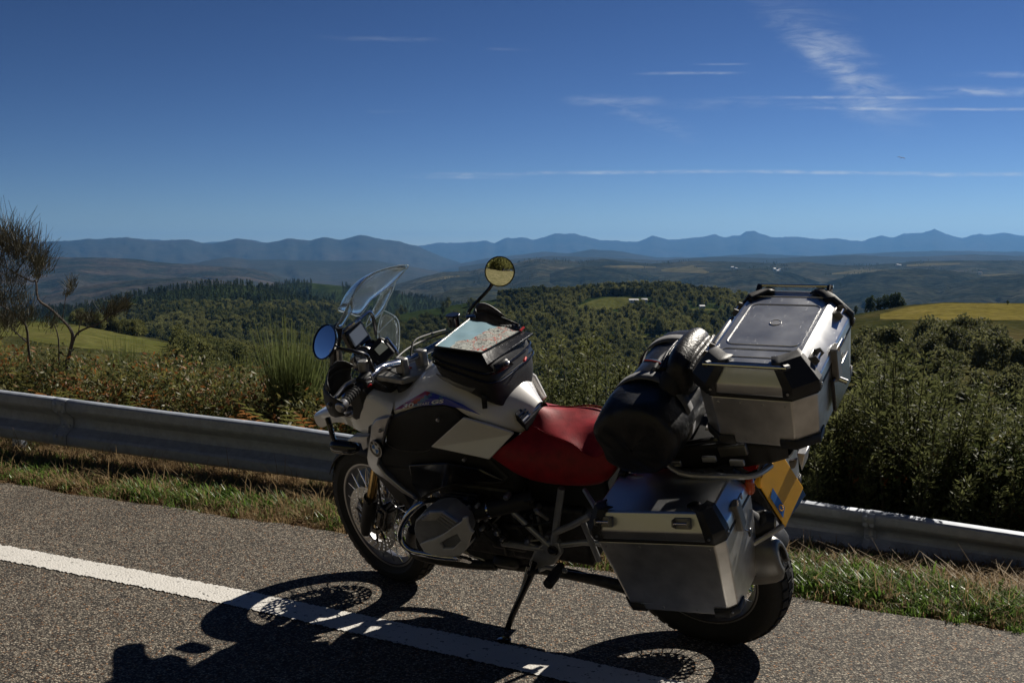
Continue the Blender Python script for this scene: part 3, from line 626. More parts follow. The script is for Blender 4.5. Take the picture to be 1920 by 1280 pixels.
gl = [(1700, 1.9, 668, 'tallest gorse bush behind the right stretch of rail, its spikes reaching the scrub trees'), (1545, 1.7, 735, 'short gorse bush pressed against the back of the rail, left of the tall one'), (1860, 1.8, 790, 'short gorse bush pressed against the back of the rail near its end'), (1130, 1.9, 690, 'ragged brown gorse bush just in front of the pale tipped one'), (1405, 2.2, 770, 'dark spiny gorse bush behind the yellow plate and rear wheel'), (1500, 1.9, 705, 'spiny gorse bush just behind the right edge of the metal top case'), (1580, 2.5, 690, 'tall gorse bush with upright spikes behind the rail, left of the low one'),
      (1655, 2.2, 700, 'gorse bush with a long spike leaning to the right over the rail'), (1740, 2.4, 745, 'broad low gorse bush between two taller ones'), (1815, 2.9, 735, 'gorse bush dotted with orange flowers'), (1895, 2.3, 760, 'round gorse bush above the end of the rail'), (1990, 2.4, 735, 'gorse bush half out of view past the rail end'),
      (1095, 2.6, 648, 'gorse bush with pale tips rising between the tank bag and the dry bag'), (1160, 2.2, 715, 'small gorse bush touching the dry bag outline'), (1040, 2.0, 765, 'low leafy gorse bush behind the red seat')]
for i, (px, d, yt, lab) in enumerate(gl):
    o = g0[i] if i < 3 else copy_tree(g0[i % 3]); put(o, px, d, yt - 22, 1.62, 1.22); tag(o, lab, 'bush', 'gorse bushes beyond the rail')
# broom: sheaf of thin green rods
def broom(h, n, fan, tw=3, rad=.0035):
    P, A, st = [], [], MB(); Vs, Fs, o = [], [], 0
    for i in range(n):
        a = random.uniform(0, 6.283); r = random.random() ** .6 * fan
        b = np.array([math.cos(a) * .08 * r, math.sin(a) * .08 * r, h * .05 + random.random() * h * .45]); hh = h * random.uniform(.7, 1.03)
        t = np.array([math.cos(a) * r * (b[2] + .25) * .9, math.sin(a) * r * (b[2] + .25) * .9, min(hh, b[2] + h * random.uniform(.35, .6))])
        b = b + (t - b) * .15; m = (b + t) / 2 + np.array([math.cos(a), math.sin(a), 0]) * .04
        sdv = np.cross(t - b, rng.normal(size=3)); sdv /= np.linalg.norm(sdv)
        w = rad * random.uniform(.7, 1.3)
        Vs += [b - sdv * w, b + sdv * w, m + sdv * w, m - sdv * w, t + sdv * w * .4, t - sdv * w * .4]; Fs += [(o, o + 1, o + 2, o + 3), (o + 3, o + 2, o + 4, o + 5)]; o += 6
    for i in range(9):
        a = random.uniform(0, 6.283); st.tube([(0, 0, 0), (math.cos(a) * .1 * fan, math.sin(a) * .1 * fan, h * .3), (math.cos(a) * .3 * fan, math.sin(a) * .3 * fan, h * .6)], [.014, .009, .004], 4)
    return np.array(Vs), np.array(Fs), st
b0 = shrub('broom_shrub', broom(1.7, 900, .42), L_broom, M_stem, 'tall green broom shrub of upright rods left of the motorcycle mirror', 'bush'); put(b0, 545, 1.9, 585, 1.7)
b1 = copy_tree(b0); put(b1, 600, 2.2, 640, 1.7); tag(b1, 'shorter green broom shrub close behind the left handguard', 'bush')
b2 = copy_tree(b0); put(b2, 232, 3.2, 618, 1.7, .6); tag(b2, 'thin sparse broom shrub in front of the left pasture', 'bush')
b3 = copy_tree(b0); put(b3, 470, 2.6, 655, 1.7, .9); tag(b3, 'low broom shrub among the bracken beside the tall broom', 'bush')

# twisted half-dead shrub at the left margin
def old_shrub():
    r = empty('old_broom'); s, q = edge_at(120, 2.0); D = q[1]; base = Vector((q[0], q[1], terr(s, 2.0))); r.location = base
    def P(px, py, dd=0): return Vector(at(px, py, D + dd)) - base
    br = MB(); lines = [([(118, 705, 0), (133, 640, 0), (130, 615, 0), (115, 600, .05), (90, 577, .1), (73, 560, .1), (69, 530, .12), (62, 525, .1), (28, 515, .0), (0, 495, -.1), (-60, 470, -.2)], [.026, .022, .020, .019, .017, .015, .013, .011, .010, .008, .004]),
        ([(60, 700, .2), (54, 652, .2), (47, 610, .15), (22, 585, .1), (0, 568, .05), (-40, 545, 0)], [.020, .017, .014, .012, .009, .006]), ([(55, 640, .2), (30, 620, .3), (5, 600, .3)], [.01, .008, .004]),
        ([(125, 690, -.1), (140, 632, -.15), (158, 618, -.2), (185, 606, -.25), (214, 588, -.3), (240, 578, -.3)], [.017, .014, .011, .009, .006, .003]), ([(112, 700, .1), (108, 635, .1), (102, 605, .1)], [.012, .009, .005]),
        ([(145, 630, -.1), (152, 605, -.1), (158, 590, -.1)], [.008, .006, .003]), ([(69, 530, .1), (73, 505, .1), (70, 490, .1)], [.007, .005, .003]), ([(115, 600, 0), (124, 560, 0), (132, 535, 0)], [.006, .004, .002]), ([(28, 515, 0), (45, 490, 0), (60, 455, 0)], [.008, .006, .003]), ([(10, 500, 0), (5, 470, 0), (0, 440, 0)], [.008, .006, .003])]
    for pts, rs in lines: br.tube([P(p[0] + random.uniform(-3, 3), p[1] + random.uniform(-3, 3), p[2]) for p in pts], [q * .72 for q in rs], 6, smooth=3)
    br.build('branches', M_wood_g, r)
    Vs, Fs, o = [], [], 0
    for (cx, cy, n, spx, ln, lean) in ((70, 492, 260, 26, .20, .25), (40, 470, 420, 38, .26, .05), (5, 452, 420, 40, .28, -.05), (-50, 470, 300, 45, .26, -.2), (25, 520, 160, 26, .15, .1), (-10, 555, 320, 30, .16, -.1), (132, 530, 70, 9, .12, .1), (125, 545, 50, 7, .08, .3), (205, 580, 220, 16, .14, .45), (170, 590, 120, 14, .09, .3), (225, 572, 160, 14, .13, .6), (45, 590, 200, 24, .12, .2), (70, 512, 60, 8, .09, 0), (15, 600, 360, 30, .13, 0), (152, 590, 60, 9, .09, .1), (-30, 600, 300, 40, .16, 0), (30, 560, 220, 34, .13, .1), (95, 600, 120, 20, .10, .2), (-20, 510, 260, 30, .2, 0)):
        for i in range(n):
            b = np.array(P(cx + random.gauss(0, spx * .5), cy + random.gauss(0, spx * .35) + 8, random.gauss(0, .12)))
            t = b + ln * random.uniform(.5, 1.1) * np.array([lean + random.gauss(0, .35), random.gauss(0, .35), random.uniform(.5, 1.1)])
            sv = np.cross(t - b, rng.normal(size=3)); sv /= np.linalg.norm(sv); w = .0026
            Vs += [b - sv * w, b + sv * w, t + sv * w * .4, t - sv * w * .4]; Fs.append((o, o + 1, o + 2, o + 3)); o += 4
    f = bpy.data.objects.new('foliage', np_mesh('foliage', np.array(Vs), np.array(Fs), leaf_material('dark broom twigs', (.025, .03, .016), (.10, .085, .055), .15, .6, .2, 3))); col.objects.link(f); f.parent = r
    tag(r, 'old broom shrub with bare twisted branches rising above the left end of the rail', 'bush')
old_shrub()
# bracken
def frond(h, n=15):
    V, Fs, o = [], [], 0; a0 = random.uniform(.5, .9)
    pts = [np.array([t * h * .75 * a0 + .25 * h * t * t, 0, h * (t * 1.05 - .42 * t * t * a0)]) for t in np.linspace(0, 1, n)]
    for i in range(3, n):
        t = i / (n - 1); ln = h * .30 * (1 - t) ** .8 + .02
        tg = pts[i] - pts[i - 1]; tg /= np.linalg.norm(tg)
        for sg in (-1, 1):
            sd_ = np.array([.35 * tg[0], sg, .1 + .35 * tg[2]]); sd_ /= np.linalg.norm(sd_); p = pts[i]; w = h * .034
            droop = np.array([0, 0, -.18 * ln * random.uniform(.2, 1.6)])
            for k in range(4):
                q0 = p + sd_ * ln * k / 4 + droop * (k / 4) ** 2; q1 = p + sd_ * ln * (k + 1) / 4 + droop * ((k + 1) / 4) ** 2; ww = w * (1 - k / 4.6); e = tg * ww * .62
                V += [q0 - e, q0 + e, q1 + e * .55, q1 - e * .55]; Fs.append((o, o + 1, o + 2, o + 3)); o += 4
    for i in range(n - 1):
        w = np.array([0, .0035, 0]); V += [pts[i] - w, pts[i] + w, pts[i + 1] + w, pts[i + 1] - w]; Fs.append((o, o + 1, o + 2, o + 3)); o += 4
    return np.array(V), np.array(Fs)
def fern_mesh(n, mats):
    Vs, Fs, mi, o = [], [], [], 0
    for i in range(n):
        V, Fa = frond(random.uniform(.75, 1.1)); a = 6.283 * i / n + random.uniform(-.4, .4); c, s = math.cos(a), math.sin(a)
        V = V @ np.array([[c, s, 0], [-s, c, 0], [0, 0, 1]]); V = V + np.array([c, s, 0]) * .04
        Vs.append(V); Fs.append(Fa + o); o += len(V); mi.append(np.full(len(Fa), 1 if random.random() < .3 else 0))
    return np_mesh('fronds', np.vstack(Vs), np.vstack(Fs), mats, np.concatenate(mi))
f_me = [fern_mesh(7, [L_fern, L_fernr]), fern_mesh(6, [L_fern, L_fernr]), fern_mesh(7, [L_fernr, L_fern])]
for i in range(84):
    px = random.uniform(-120, 620); d = random.choice((1.8, 2.0, 2.3, 2.7, 3.2)); yt = 640 + random.uniform(0, 75) + (25 if px > 380 else 0)
    o = empty('bracken'); f = bpy.data.objects.new('fronds', f_me[i % 3 if random.random() < .8 else 2]); col.objects.link(f); f.parent = o
    put(o, px, d, yt, .95, .8); o.scale = [min(1.9, max(.9, o.scale[2]))] * 3
    tag(o, 'green and rust coloured bracken fern behind the left stretch of rail', 'fern', 'bracken behind the left stretch of rail')
# low tangle: bramble, withered leaves
def clump(n, r, ln, asp, mat, zf=.75, mats=None):
    P = rng.normal(size=(n, 3)); P /= np.linalg.norm(P, axis=1, keepdims=True); P *= (rng.random((n, 1)) ** .4) * r; P[:, 2] = np.abs(P[:, 2]) * zf
    V, Fa = leaves(P, rng.uniform(.6, 1.3, n) * ln, asp, nrm=np.array([0, 0, .9]) + P / r * .6, spread=.6)
    return np_mesh('clump', V, Fa, mats or mat, None if not mats else (rng.random(n) < .12).astype(int))
C = [clump(300, .42, .036, .6, None, mats=[L_bramble, L_fern]), clump(260, .40, .036, .5, None, mats=[L_bramble, L_fern]), clump(210, .44, .055, .34, None, mats=[L_fern, L_rust]), clump(130, .36, .045, .5, L_rust), clump(220, .38, .05, .2, L_gorse, 1.1)]
P, I, S = [], [], []
for i in range(6500):
    px = random.uniform(-260, 2200); d = 1.7 + 7.5 * random.random() ** 1.6; s, q = edge_at(px, d)
    lim = np.interp(px, [-260, 0, 130, 380, 480, 620, 900, 1020, 1130, 1250, 1480, 1700, 2200], [615, 632, 656, 676, 700, 730, 740, 775, 745, 760, 775, 765, 775])
    top = CAM_H - (lim + 34 * noise.noise(Vector((px * .016, d * .7, 0))) - 479) / F_PX * q[1]; zg = terr(s, d)
    z = random.uniform(zg, max(zg + .1, top - .28)); left = px < 640
    P.append((q[0], q[1], z)); r = random.random()
    I.append((2 if r < .45 else 1 if r < .70 else 3 if r < .80 else 4) if left else (0 if r < .45 else 1 if r < .7 else 4 if r < .985 else 3)); S.append(random.uniform(.6, 1.1))
tag(scatter('undergrowth', np.array(P), rng.uniform(0, 6.28, len(P)), np.array(S), C, np.array(I)), 'dense tangle of bramble, heath and withered leaves beyond the rail', 'undergrowth', kind='stuff')
# verge grass
def tuft(n, h, mat, lean=.45, w=.0035, r=.035):
    Vs, Fs, o = [], [], 0
    for i in range(n):
        a = random.uniform(0, 6.283); b = np.array([random.gauss(0, r), random.gauss(0, r), 0]); hh = h * random.uniform(.45, 1.1); l = lean * random.uniform(.2, 1.4)
        dv = np.array([math.cos(a), math.sin(a), 0]); m = b + dv * l * hh * .3 + np.array([0, 0, hh * .6]); t = b + dv * l * hh + np.array([0, 0, hh * random.uniform(.75, 1)])
        sv = np.array([-math.sin(a), math.cos(a), 0]) * w * random.uniform(.7, 1.4)
        Vs += [b - sv, b + sv, m + sv * .9, m - sv * .9, m - sv * .9, m + sv * .9, t + sv * .15, t - sv * .15]; Fs += [(o, o + 1, o + 2, o + 3), (o + 4, o + 5, o + 6, o + 7)]; o += 8
    return np_mesh('tuft', np.array(Vs), np.array(Fs), mat)
G = [tuft(20, .085, L_grass, .6), tuft(24, .06, L_grass, .8), tuft(18, .11, L_grass, .6), tuft(14, .12, L_straw, .9, .0022), tuft(18, .10, L_straw, 1.1, .0024), tuft(6, .26, L_straw, .7, .0016), clump(40, .10, .03, .5, L_litter, .25), tuft(20, .06, L_straw, 1.8, .003)]
P, I, S = [], [], []
for i in range(15000):
    px = random.uniform(-220, 2150); d = .0 + 1.5 * random.random(); s, q = edge_at(px, d)
    g = noise.noise(Vector((s * 1.1, d * 2.2, 9))) + .45 * noise.noise(Vector((s * 4, d * 4, 2)))
    band = math.exp(-((d - .34) / .27) ** 2)
    if s > 4.2: band = math.exp(-((d - .2) / .24) ** 2) * 1.1
    pg = (.62 if s > 3 else .46) * band + .35 * g + .02
    if d < .10 + .05 * g and random.random() < .72: continue
    r = random.random()
    if r < pg: k = random.choice((0, 0, 1, 1, 2))
    else: k = (random.choice((3, 4, 4, 6, 6, 7, 7)) if random.random() > .07 else 5) if s < 4.2 or d < .3 else random.choice((4, 6, 6, 6, 7))
    P.append((q[0], q[1], terr(s, d) + .0)); I.append(k); S.append(random.uniform(.6, 1.2) * (.65 if d < .15 else 1 if d < .6 else .8 if s < 4 else .6))
tag(scatter('verge_grass', np.array(P), rng.uniform(0, 6.28, len(P)), np.array(S), G, np.array(I)), 'green and dry grass on the verge between the asphalt and the rail', 'grass', kind='stuff')

# ------------------------------------------------------------------ guard rail
def galvanised():
    m = bpy.data.materials.new('galvanised steel'); m.use_nodes = True; nt = m.node_tree; P = nt.nodes['Principled BSDF']; N = nt.nodes.new; L = nt.links.new
    tc = N('ShaderNodeTexCoord'); n = N('ShaderNodeTexNoise'); n.inputs['Scale'].default_value = 14; n.inputs['Detail'].default_value = 7; L(tc.outputs['Object'], n.inputs['Vector'])
    v = N('ShaderNodeTexVoronoi'); v.inputs['Scale'].default_value = 45; L(tc.outputs['Object'], v.inputs['Vector']); sp = N('ShaderNodeSeparateColor'); L(v.outputs['Color'], sp.inputs[0])
    a = N('ShaderNodeMath'); a.operation = 'MULTIPLY_ADD'; a.inputs[1].default_value = .25; L(sp.outputs[0], a.inputs[0]); L(n.outputs['Fac'], a.inputs[2])
    mx = N('ShaderNodeMixRGB'); mx.inputs[1].default_value = (.19, .215, .255, 1); mx.inputs[2].default_value = (.38, .415, .475, 1); L(a.outputs[0], mx.inputs[0]); L(mx.outputs[0], P.inputs['Base Color'])
    r = N('ShaderNodeMapRange'); r.inputs[3].default_value = .45; r.inputs[4].default_value = .7; L(n.outputs['Fac'], r.inputs[0]); L(r.outputs[0], P.inputs['Roughness']); P.inputs['Metallic'].default_value = .2
    return m
M_galv = galvanised()
def rail():
    root = empty('guard_rail'); pts = []
    tab = [(-900, 640, 80, .80), (-300, 697, 85, .80), (0, 729, 88, .82), (320, 769.5, 91, .84), (540, 795, 94, .86), (640, 810, 94, .88), (1000, 861, 94, .92), (1500, 933.5, 92.5, 1.0), (1700, 963.6, 89, 1.02), (1920, 996, 90, 1.02), (2300, 1050, 92, 1.02), (2900, 1138, 96, 1.02)]
    X = [t[0] for t in tab]
    for px in np.linspace(-900, 2900, 64):
        y = np.interp(px, X, [t[1] for t in tab]); hp = np.interp(px, X, [t[2] for t in tab]); d = np.interp(px, X, [t[3] for t in tab])
        s, q = edge_at(px, d); t = at(px, y, q[1]); b = at(px, y + hp, q[1]); pts.append((t, t[2] - b[2]))
    root.location = (pts[0][0][0], pts[0][0][1], terr(-20, .8)); rl = Vector(root.location)
    prof = [(0, .030), (.010, .058), (.03, .074), (.065, .083), (.13, .086), (.22, .084), (.27, .074), (.40, .008), (.46, .0), (.54, .0), (.60, .008), (.73, .074), (.78, .084), (.87, .086), (.935, .083), (.97, .074), (.99, .058), (1, .030)]
    segs = [(0, 17), (17, 42), (42, 64)]
    for a, b in segs:
        rows = []
        for i in range(a, min(b + 1, 64)):
            t, h = pts[i]; rows.append([(t[0] - RV[0] * o * .85 - rl.x, t[1] - RV[1] * o * .85 - rl.y, t[2] - h * k - rl.z) for k, o in prof])
        MB().sheet(rows).build('beam', M_galv, root, sharp=22, solid=.003)
        if b < 64:                                # lapped joint with its bolts
            lap = []
            for w_ in (-.10, .10):
                k0 = b + w_ * 2; i0 = int(k0); f0 = k0 - i0; ta, ha = pts[i0]; tb_, hb_ = pts[i0 + 1]; t = ta * (1 - f0) + tb_ * f0; h = ha * (1 - f0) + hb_ * f0
                lap.append([(t[0] - RV[0] * (o * .85 + .005) - rl.x, t[1] - RV[1] * (o * .85 + .005) - rl.y, t[2] - h * k - rl.z) for k, o in prof])
            MB().sheet(lap).build('lap_plate', M_galv, root, sharp=70, solid=.004)
            for k_ in (4, 6, 10, 12):
                for e_ in (0, 1):
                    q_ = Vector(lap[0][k_]).lerp(Vector(lap[1][k_]), .25 + .5 * e_); MB().lathe([(-.004, .0), (-.004, .015), (.004, .014), (.008, .008), (.008, 0)], q_, (-RV[0], -RV[1], 0), 10).build('bolt', M_galv, root)
    for px in (-420, 60, 800, 1360, 2050, 2600):
        i = int(np.interp(px, np.linspace(-900, 2900, 64), np.arange(64))); t, h = pts[i]; c = Vector((t[0] + RV[0] * .11, t[1] + RV[1] * .11, 0)); zt = t[2] - .04; zb = t[2] - .95
        m = MB(); rz = Matrix.Rotation(math.atan2(RU[1], RU[0]), 3, 'Z')
        for dx, sx, sy in ((0, .10, .005), (-.048, .005, .05), (.048, .005, .05)):
            m.box(c + rz @ Vector((dx, .02 if sy > .01 else 0, (zt + zb) / 2)) - rl, (sx, sy, zt - zb), rz)
        m.build('post', M_galv, root); MB().box(c - Vector((RV[0] * .06, RV[1] * .06, -(t[2] - h * .5))) - rl, (.09, .085, .2), rz).build('spacer_block', M_galv, root, bevel=.004)
    tag(root, 'galvanised steel guard rail with a double ridge along the verge', 'guard rail')
rail()

# bird
bd = empty('bird'); bd.location = at(1690, 296, 60); bd.rotation_euler = (R(15), R(-22), R(60)); bd.scale = [.62] * 3
M_bird = material('dark feathers', (.02, .018, .016), .8)
MB().tube([(-.16, 0, 0), (-.08, 0, .01), (0, 0, .015), (.09, 0, .012), (.13, 0, .0)], [.01, .025, .035, .022, .006], 8, smooth=3).build('body', M_bird, bd)
for sg in (-1, 1): MB().sheet([[(.07, sg * .02, .02), (.08, sg * .12, .05), (.04, sg * .26, .04), (-.02, sg * .36, .01)], [(-.05, sg * .02, .02), (-.04, sg * .12, .045), (-.06, sg * .26, .03), (-.06, sg * .34, .005)]]).build('wing', M_bird, bd, solid=.006)
MB().prism([(-.15, -.012, 0), (-.15, .012, 0), (-.26, .04, 0), (-.26, -.04, 0)], (0, 0, .005)).build('tail', M_bird, bd)
tag(bd, 'small dark bird gliding in the clear sky', 'bird')

# air
hz = MB().box((0, 16500, 40), (84000, 36000, 1340)).build('haze', material('air', (1, 1, 1)), fixn=False)
hm = bpy.data.materials.new('haze'); hm.use_nodes = True; nt = hm.node_tree; nt.nodes.clear(); o_ = nt.nodes.new('ShaderNodeOutputMaterial'); pv = nt.nodes.new('ShaderNodeVolumePrincipled')
pv.inputs['Color'].default_value = (.15, .39, .80, 1); pv.inputs['Density'].default_value = 3.2e-5; pv.inputs['Anisotropy'].default_value = .3; nt.links.new(pv.outputs[0], o_.inputs['Volume'])
hz.data.materials[0] = hm; tag(hz, 'blue haze filling the valley air', 'haze', kind='stuff')

# ================================================================== THE MOTORCYCLE
# local frame: x forward, y to the rider's left, z up, origin under the rear axle; leaning on its side stand
YAW, LEAN, STEER = 1.0333, .4038, -.289
BO = np.array([.7818, 3.9071, .0098])
fw = np.array([-math.sin(YAW), math.cos(YAW), 0]); lf = np.array([-math.cos(YAW), -math.sin(YAW), 0]); up_ = np.array([0, 0, 1.])
BM = np.stack([fw, math.cos(LEAN) * lf - math.sin(LEAN) * up_, math.sin(LEAN) * lf + math.cos(LEAN) * up_], 1)
BIKE = Matrix([[*BM[0], BO[0]], [*BM[1], BO[1]], [*BM[2], BO[2]], [0, 0, 0, 1]])
HEAD = Vector((1.608, 0, 0)); RAKE = R(25.7); SAX = Vector((-math.sin(RAKE), 0, math.cos(RAKE)))
STM = Matrix.Translation(HEAD) @ Matrix.Rotation(STEER, 4, SAX) @ Matrix.Translation(-HEAD)   # steering turned to the right
def B(px, py, v, axis=1):              # photo pixel -> bike frame, on the plane (axis = v)
    o = BM.T @ (CV - BO); d = BM.T @ ray(px, py); return Vector(o + d * ((v - o[axis]) / d[axis]))
STI = STM.inverted()
def S(px, py, v, axis=1):              # the same in the steered frame
    o = STI @ Vector(BM.T @ (CV - BO)); d = STI.to_3x3() @ Vector(BM.T @ ray(px, py)); return o + d * ((v - o[axis]) / d[axis])

M_rub = material('tyre rubber', (.018, .018, .018), .75, var=.35, vscale=60, bump=.3, bscale=220)
M_blk = material('black textured plastic', (.016, .016, .017), .55, var=.25, vscale=90, bump=.12, bscale=400)
M_gblk = material('gloss black', (.010, .010, .011), .18, coat=.5, var=.2)
M_white = material('alpine white paint', (.78, .765, .735), .28, coat=.7, var=.05, vscale=7)
M_red = material('red seat leather', (.27, .006, .012), .5, spec=.4, var=.3, vscale=30, bump=.12, bscale=260)
M_alu = material('brushed aluminium', (.66, .65, .63), .36, .9, var=.2, vscale=16, bump=.05, bscale=300)
M_silver = material('silver trim', (.45, .45, .46), .33, .85, var=.15)
M_chrome = material('polished steel', (.62, .62, .64), .12, 1.)
M_frame = material('grey frame paint', (.38, .385, .39), .36, .6, var=.2)
M_eng = material('dark engine casting', (.055, .055, .058), .5, .7, var=.4, vscale=40, bump=.15)
M_cast = material('silver engine casting', (.36, .355, .34), .48, .8, var=.3, vscale=25, bump=.12, bscale=150)
M_guard = material('silver painted guard', (.60, .58, .54), .42, .25, var=.12)
M_cover = material('graphite cover', (.30, .305, .315), .4, .6, var=.2, vscale=25)
M_gold = material('gold fork tube', (.42, .27, .10), .22, 1., var=.1)
M_rim = material('anodised rim', (.13, .13, .135), .35, .9, var=.2)
M_rimsilver = material('rim lip', (.5, .5, .5), .3, 1.)
M_can = material('titanium grey silencer', (.20, .195, .185), .42, .7, var=.2, vscale=9)
M_mir = material('mirror glass', (.9, .9, .92), .01, 1.)
M_scr = material('clear windscreen', (.72, .80, .86), .07, 0, .7, trans=.84, ior=1.42)
M_lcd = material('display glass with sky glow', (.05, .055, .06), .2, coat=.5, emit=(.55, .62, .75, .10)); M_lcd2 = material('lcd segment glass', (.2, .21, .18), .3, coat=.5, emit=(.6, .62, .5, .07))  # faint emission stands in for the sky reflected in the displays
M_dial = material('dial face', (.30, .31, .32), .35, var=.6, vscale=90, tint=(.03, .03, .035))
M_yel = material('yellow plate', (.92, .46, .01), .5, var=.06); M_blue = material('blue strip', (.03, .16, .50), .5)
M_or = material('orange lens', (.8, .10, .008), .15, trans=.35, coat=.5); M_redl = material('red lens', (.55, .01, .008), .12, trans=.2, coat=.6)
M_dred = material('decal red', (.30, .008, .012), .3, coat=.6); M_dblue = material('decal blue', (.012, .03, .36), .3, coat=.6); M_dteal = material('decal light blue', (.05, .16, .34), .3, coat=.6); M_lett = material('white lettering', (.75, .75, .75), .4)
M_grip = material('grip rubber', (.02, .02, .021), .7, bump=.3, bscale=120)

bike = empty('motorcycle'); bike.matrix_world = BIKE
tag(bike, 'white touring motorcycle with red seat leaning on its side stand at the road edge', 'motorcycle')

# ---- wheels
def holes_disc(r0, r1, th, rings, nh, hr, m, y, c=(0, 0, 0)):
    """perforated brake disc, real holes"""
    cu = bpy.data.curves.new('d', 'CURVE'); cu.dimensions = '2D'; cu.fill_mode = 'BOTH'; cu.extrude = th / 2
    def ring(cx, cz, r, n):
        sp = cu.splines.new('POLY'); sp.points.add(n - 1); sp.use_cyclic_u = True
        for i in range(n): sp.points[i].co = (cx + r * math.cos(6.28319 * i / n), cz + r * math.sin(6.28319 * i / n), 0, 1)
    ring(0, 0, r1, 64); ring(0, 0, r0, 48)
    for j, rr in enumerate(rings):
        for i in range(nh):
            a = 6.28319 * (i + j / len(rings)) / nh; ring(rr * math.cos(a), rr * math.sin(a), hr, 8)
    o = bpy.data.objects.new('d', cu); col.objects.link(o); bpy.context.view_layer.update()
    me = bpy.data.meshes.new_from_object(o.evaluated_get(bpy.context.evaluated_depsgraph_get()))
    mb = MB(); mb.add([(c[0] + v.co.x, c[1] + y + v.co.z, c[2] + v.co.y) for v in me.vertices], [tuple(p.vertices) for p in me.polygons])
    bpy.data.objects.remove(o); bpy.data.curves.remove(cu); bpy.data.meshes.remove(me); return mb
def wheel(name, c, Rt, hw, rr, rhw, nsp, hubw, discs, matrix=None):
    root = empty(name, bike, matrix); c = Vector(c); Y = (0, 1, 0)
    k = Rt - rr
    prof = []
    for i in range(25):
        a = math.pi * (i / 24) ; y = -math.cos(a); 
        prof.append((hw * (1.0 * y if abs(y) < 1 else y) * (1 - .0 * abs(y)), rr + k * (.30 + .70 * math.sin(a) ** .55)))
    prof = [(-rhw, rr - .004), (-rhw * 1.15, rr + .012)] + prof + [(rhw * 1.15, rr + .012), (rhw, rr - .004)]
    t = MB().lathe(prof, c, Y, 96, close=True); t.build('tyre', M_rub, root, sharp=50)
    tr = MB()                                     # tread blocks proud of the carcass
    nb = 44
    for i in range(nb):
        for row, yy in enumerate((-.62, -.2, .2, .62)):
            a = 6.28319 * (i + (.5 if row % 2 else 0)) / nb; q = math.sqrt(max(0, 1 - yy * yy)); r = rr + k * (.30 + .70 * q ** .55) + .0015
            er = Vector((math.cos(a), 0, math.sin(a))); tilt = Matrix.Rotation(-a + math.pi / 2, 3, 'Y'); roll = Matrix.Rotation(-yy * .75, 3, 'X')
            tr.box(c + er * r + Vector((0, yy * hw, 0)), (6.28319 * r / nb * .74, hw * .34, .009), tilt @ roll)
    tr.build('tread', M_rub, root, fixn=False)
    MB().lathe([(-rhw, rr + .006), (-rhw, rr - .012), (-rhw * .55, rr - .022), (0, rr - .030), (rhw * .55, rr - .022), (rhw, rr - .012), (rhw, rr + .006), (rhw * .8, rr - .002), (0, rr - .018), (-rhw * .8, rr - .002)], c, Y, 72, close=True).build('rim', M_rim, root)
    for sg in (-1, 1): MB().lathe([(sg * rhw, rr + .007), (sg * (rhw + .002), rr + .001), (sg * rhw, rr - .006)], c, Y, 72, caps=False).build('rim_lip', M_rimsilver, root, fixn=False)
    MB().lathe([(-hubw, .022), (-hubw, .05), (-hubw + .012, .055), (-hubw * .5, .034), (hubw * .5, .034), (hubw - .012, .055), (hubw, .05), (hubw, .022)], c, Y, 32).build('hub', M_eng, root)
    L0 = rr - .014 - .05; spoke_me = None
    for i in range(nsp):
        sg = 1 if i % 2 else -1; a = 6.28319 * i / nsp; b = a + (.42 if (i // 2) % 2 else -.42)
        p = c + Vector((math.cos(a) * (rr - .012), sg * rhw * .72, math.sin(a) * (rr - .012))); q = c + Vector((math.cos(b) * .052, sg * (hubw - .012), math.sin(b) * .052)); d = p - q
        if spoke_me is None:
            o = MB().tube([(0, 0, 0), (0, 0, 1)], .0021, 6).build('spoke', M_chrome, root); spoke_me = o.data
        else: o = bpy.data.objects.new('spoke', spoke_me); col.objects.link(o); o.parent = root
        o.matrix_local = Matrix.Translation(q) @ d.to_track_quat('Z', 'Y').to_matrix().to_4x4() @ Matrix.Diagonal((1, 1, d.length, 1))
    for (y, r0, r1) in discs:
        holes_disc(r0, r1, .005, (r0 + (r1 - r0) * .22, r0 + (r1 - r0) * .5, r0 + (r1 - r0) * .78), 24, .0062, M_silver, y, c).build('brake_disc', M_alu, root, sharp=30)
        m = MB(); m.lathe([(y - .004, .045), (y - .004, .07), (y + .004, .07), (y + .004, .045)], c, Y, 32, close=True)
        for i in range(10):
            a = 6.28319 * i / 10; m.tube([c + Vector((math.cos(a) * .06, y, math.sin(a) * .06)), c + Vector((math.cos(a + .25) * (r0 + .006), y, math.sin(a + .25) * (r0 + .006)))], .006, 6)
        m.build('disc_carrier', M_gblk, root)
    MB().lathe([(-hubw - .02, 0), (-hubw - .02, .018), (hubw + .02, .018), (hubw + .02, 0)], c, Y, 20).build('axle', M_silver, root)
    return root
FA = (1.507, 0, .325)
wheel('front_wheel', FA, .329, .056, .248, .035, 40, .052, [(.072, .108, .1525), (-.072, .108, .1525)], STM)
wheel('rear_wheel', (0, 0, .315), .3225, .075, .222, .052, 40, .06, [(-.085, .092, .1325)])

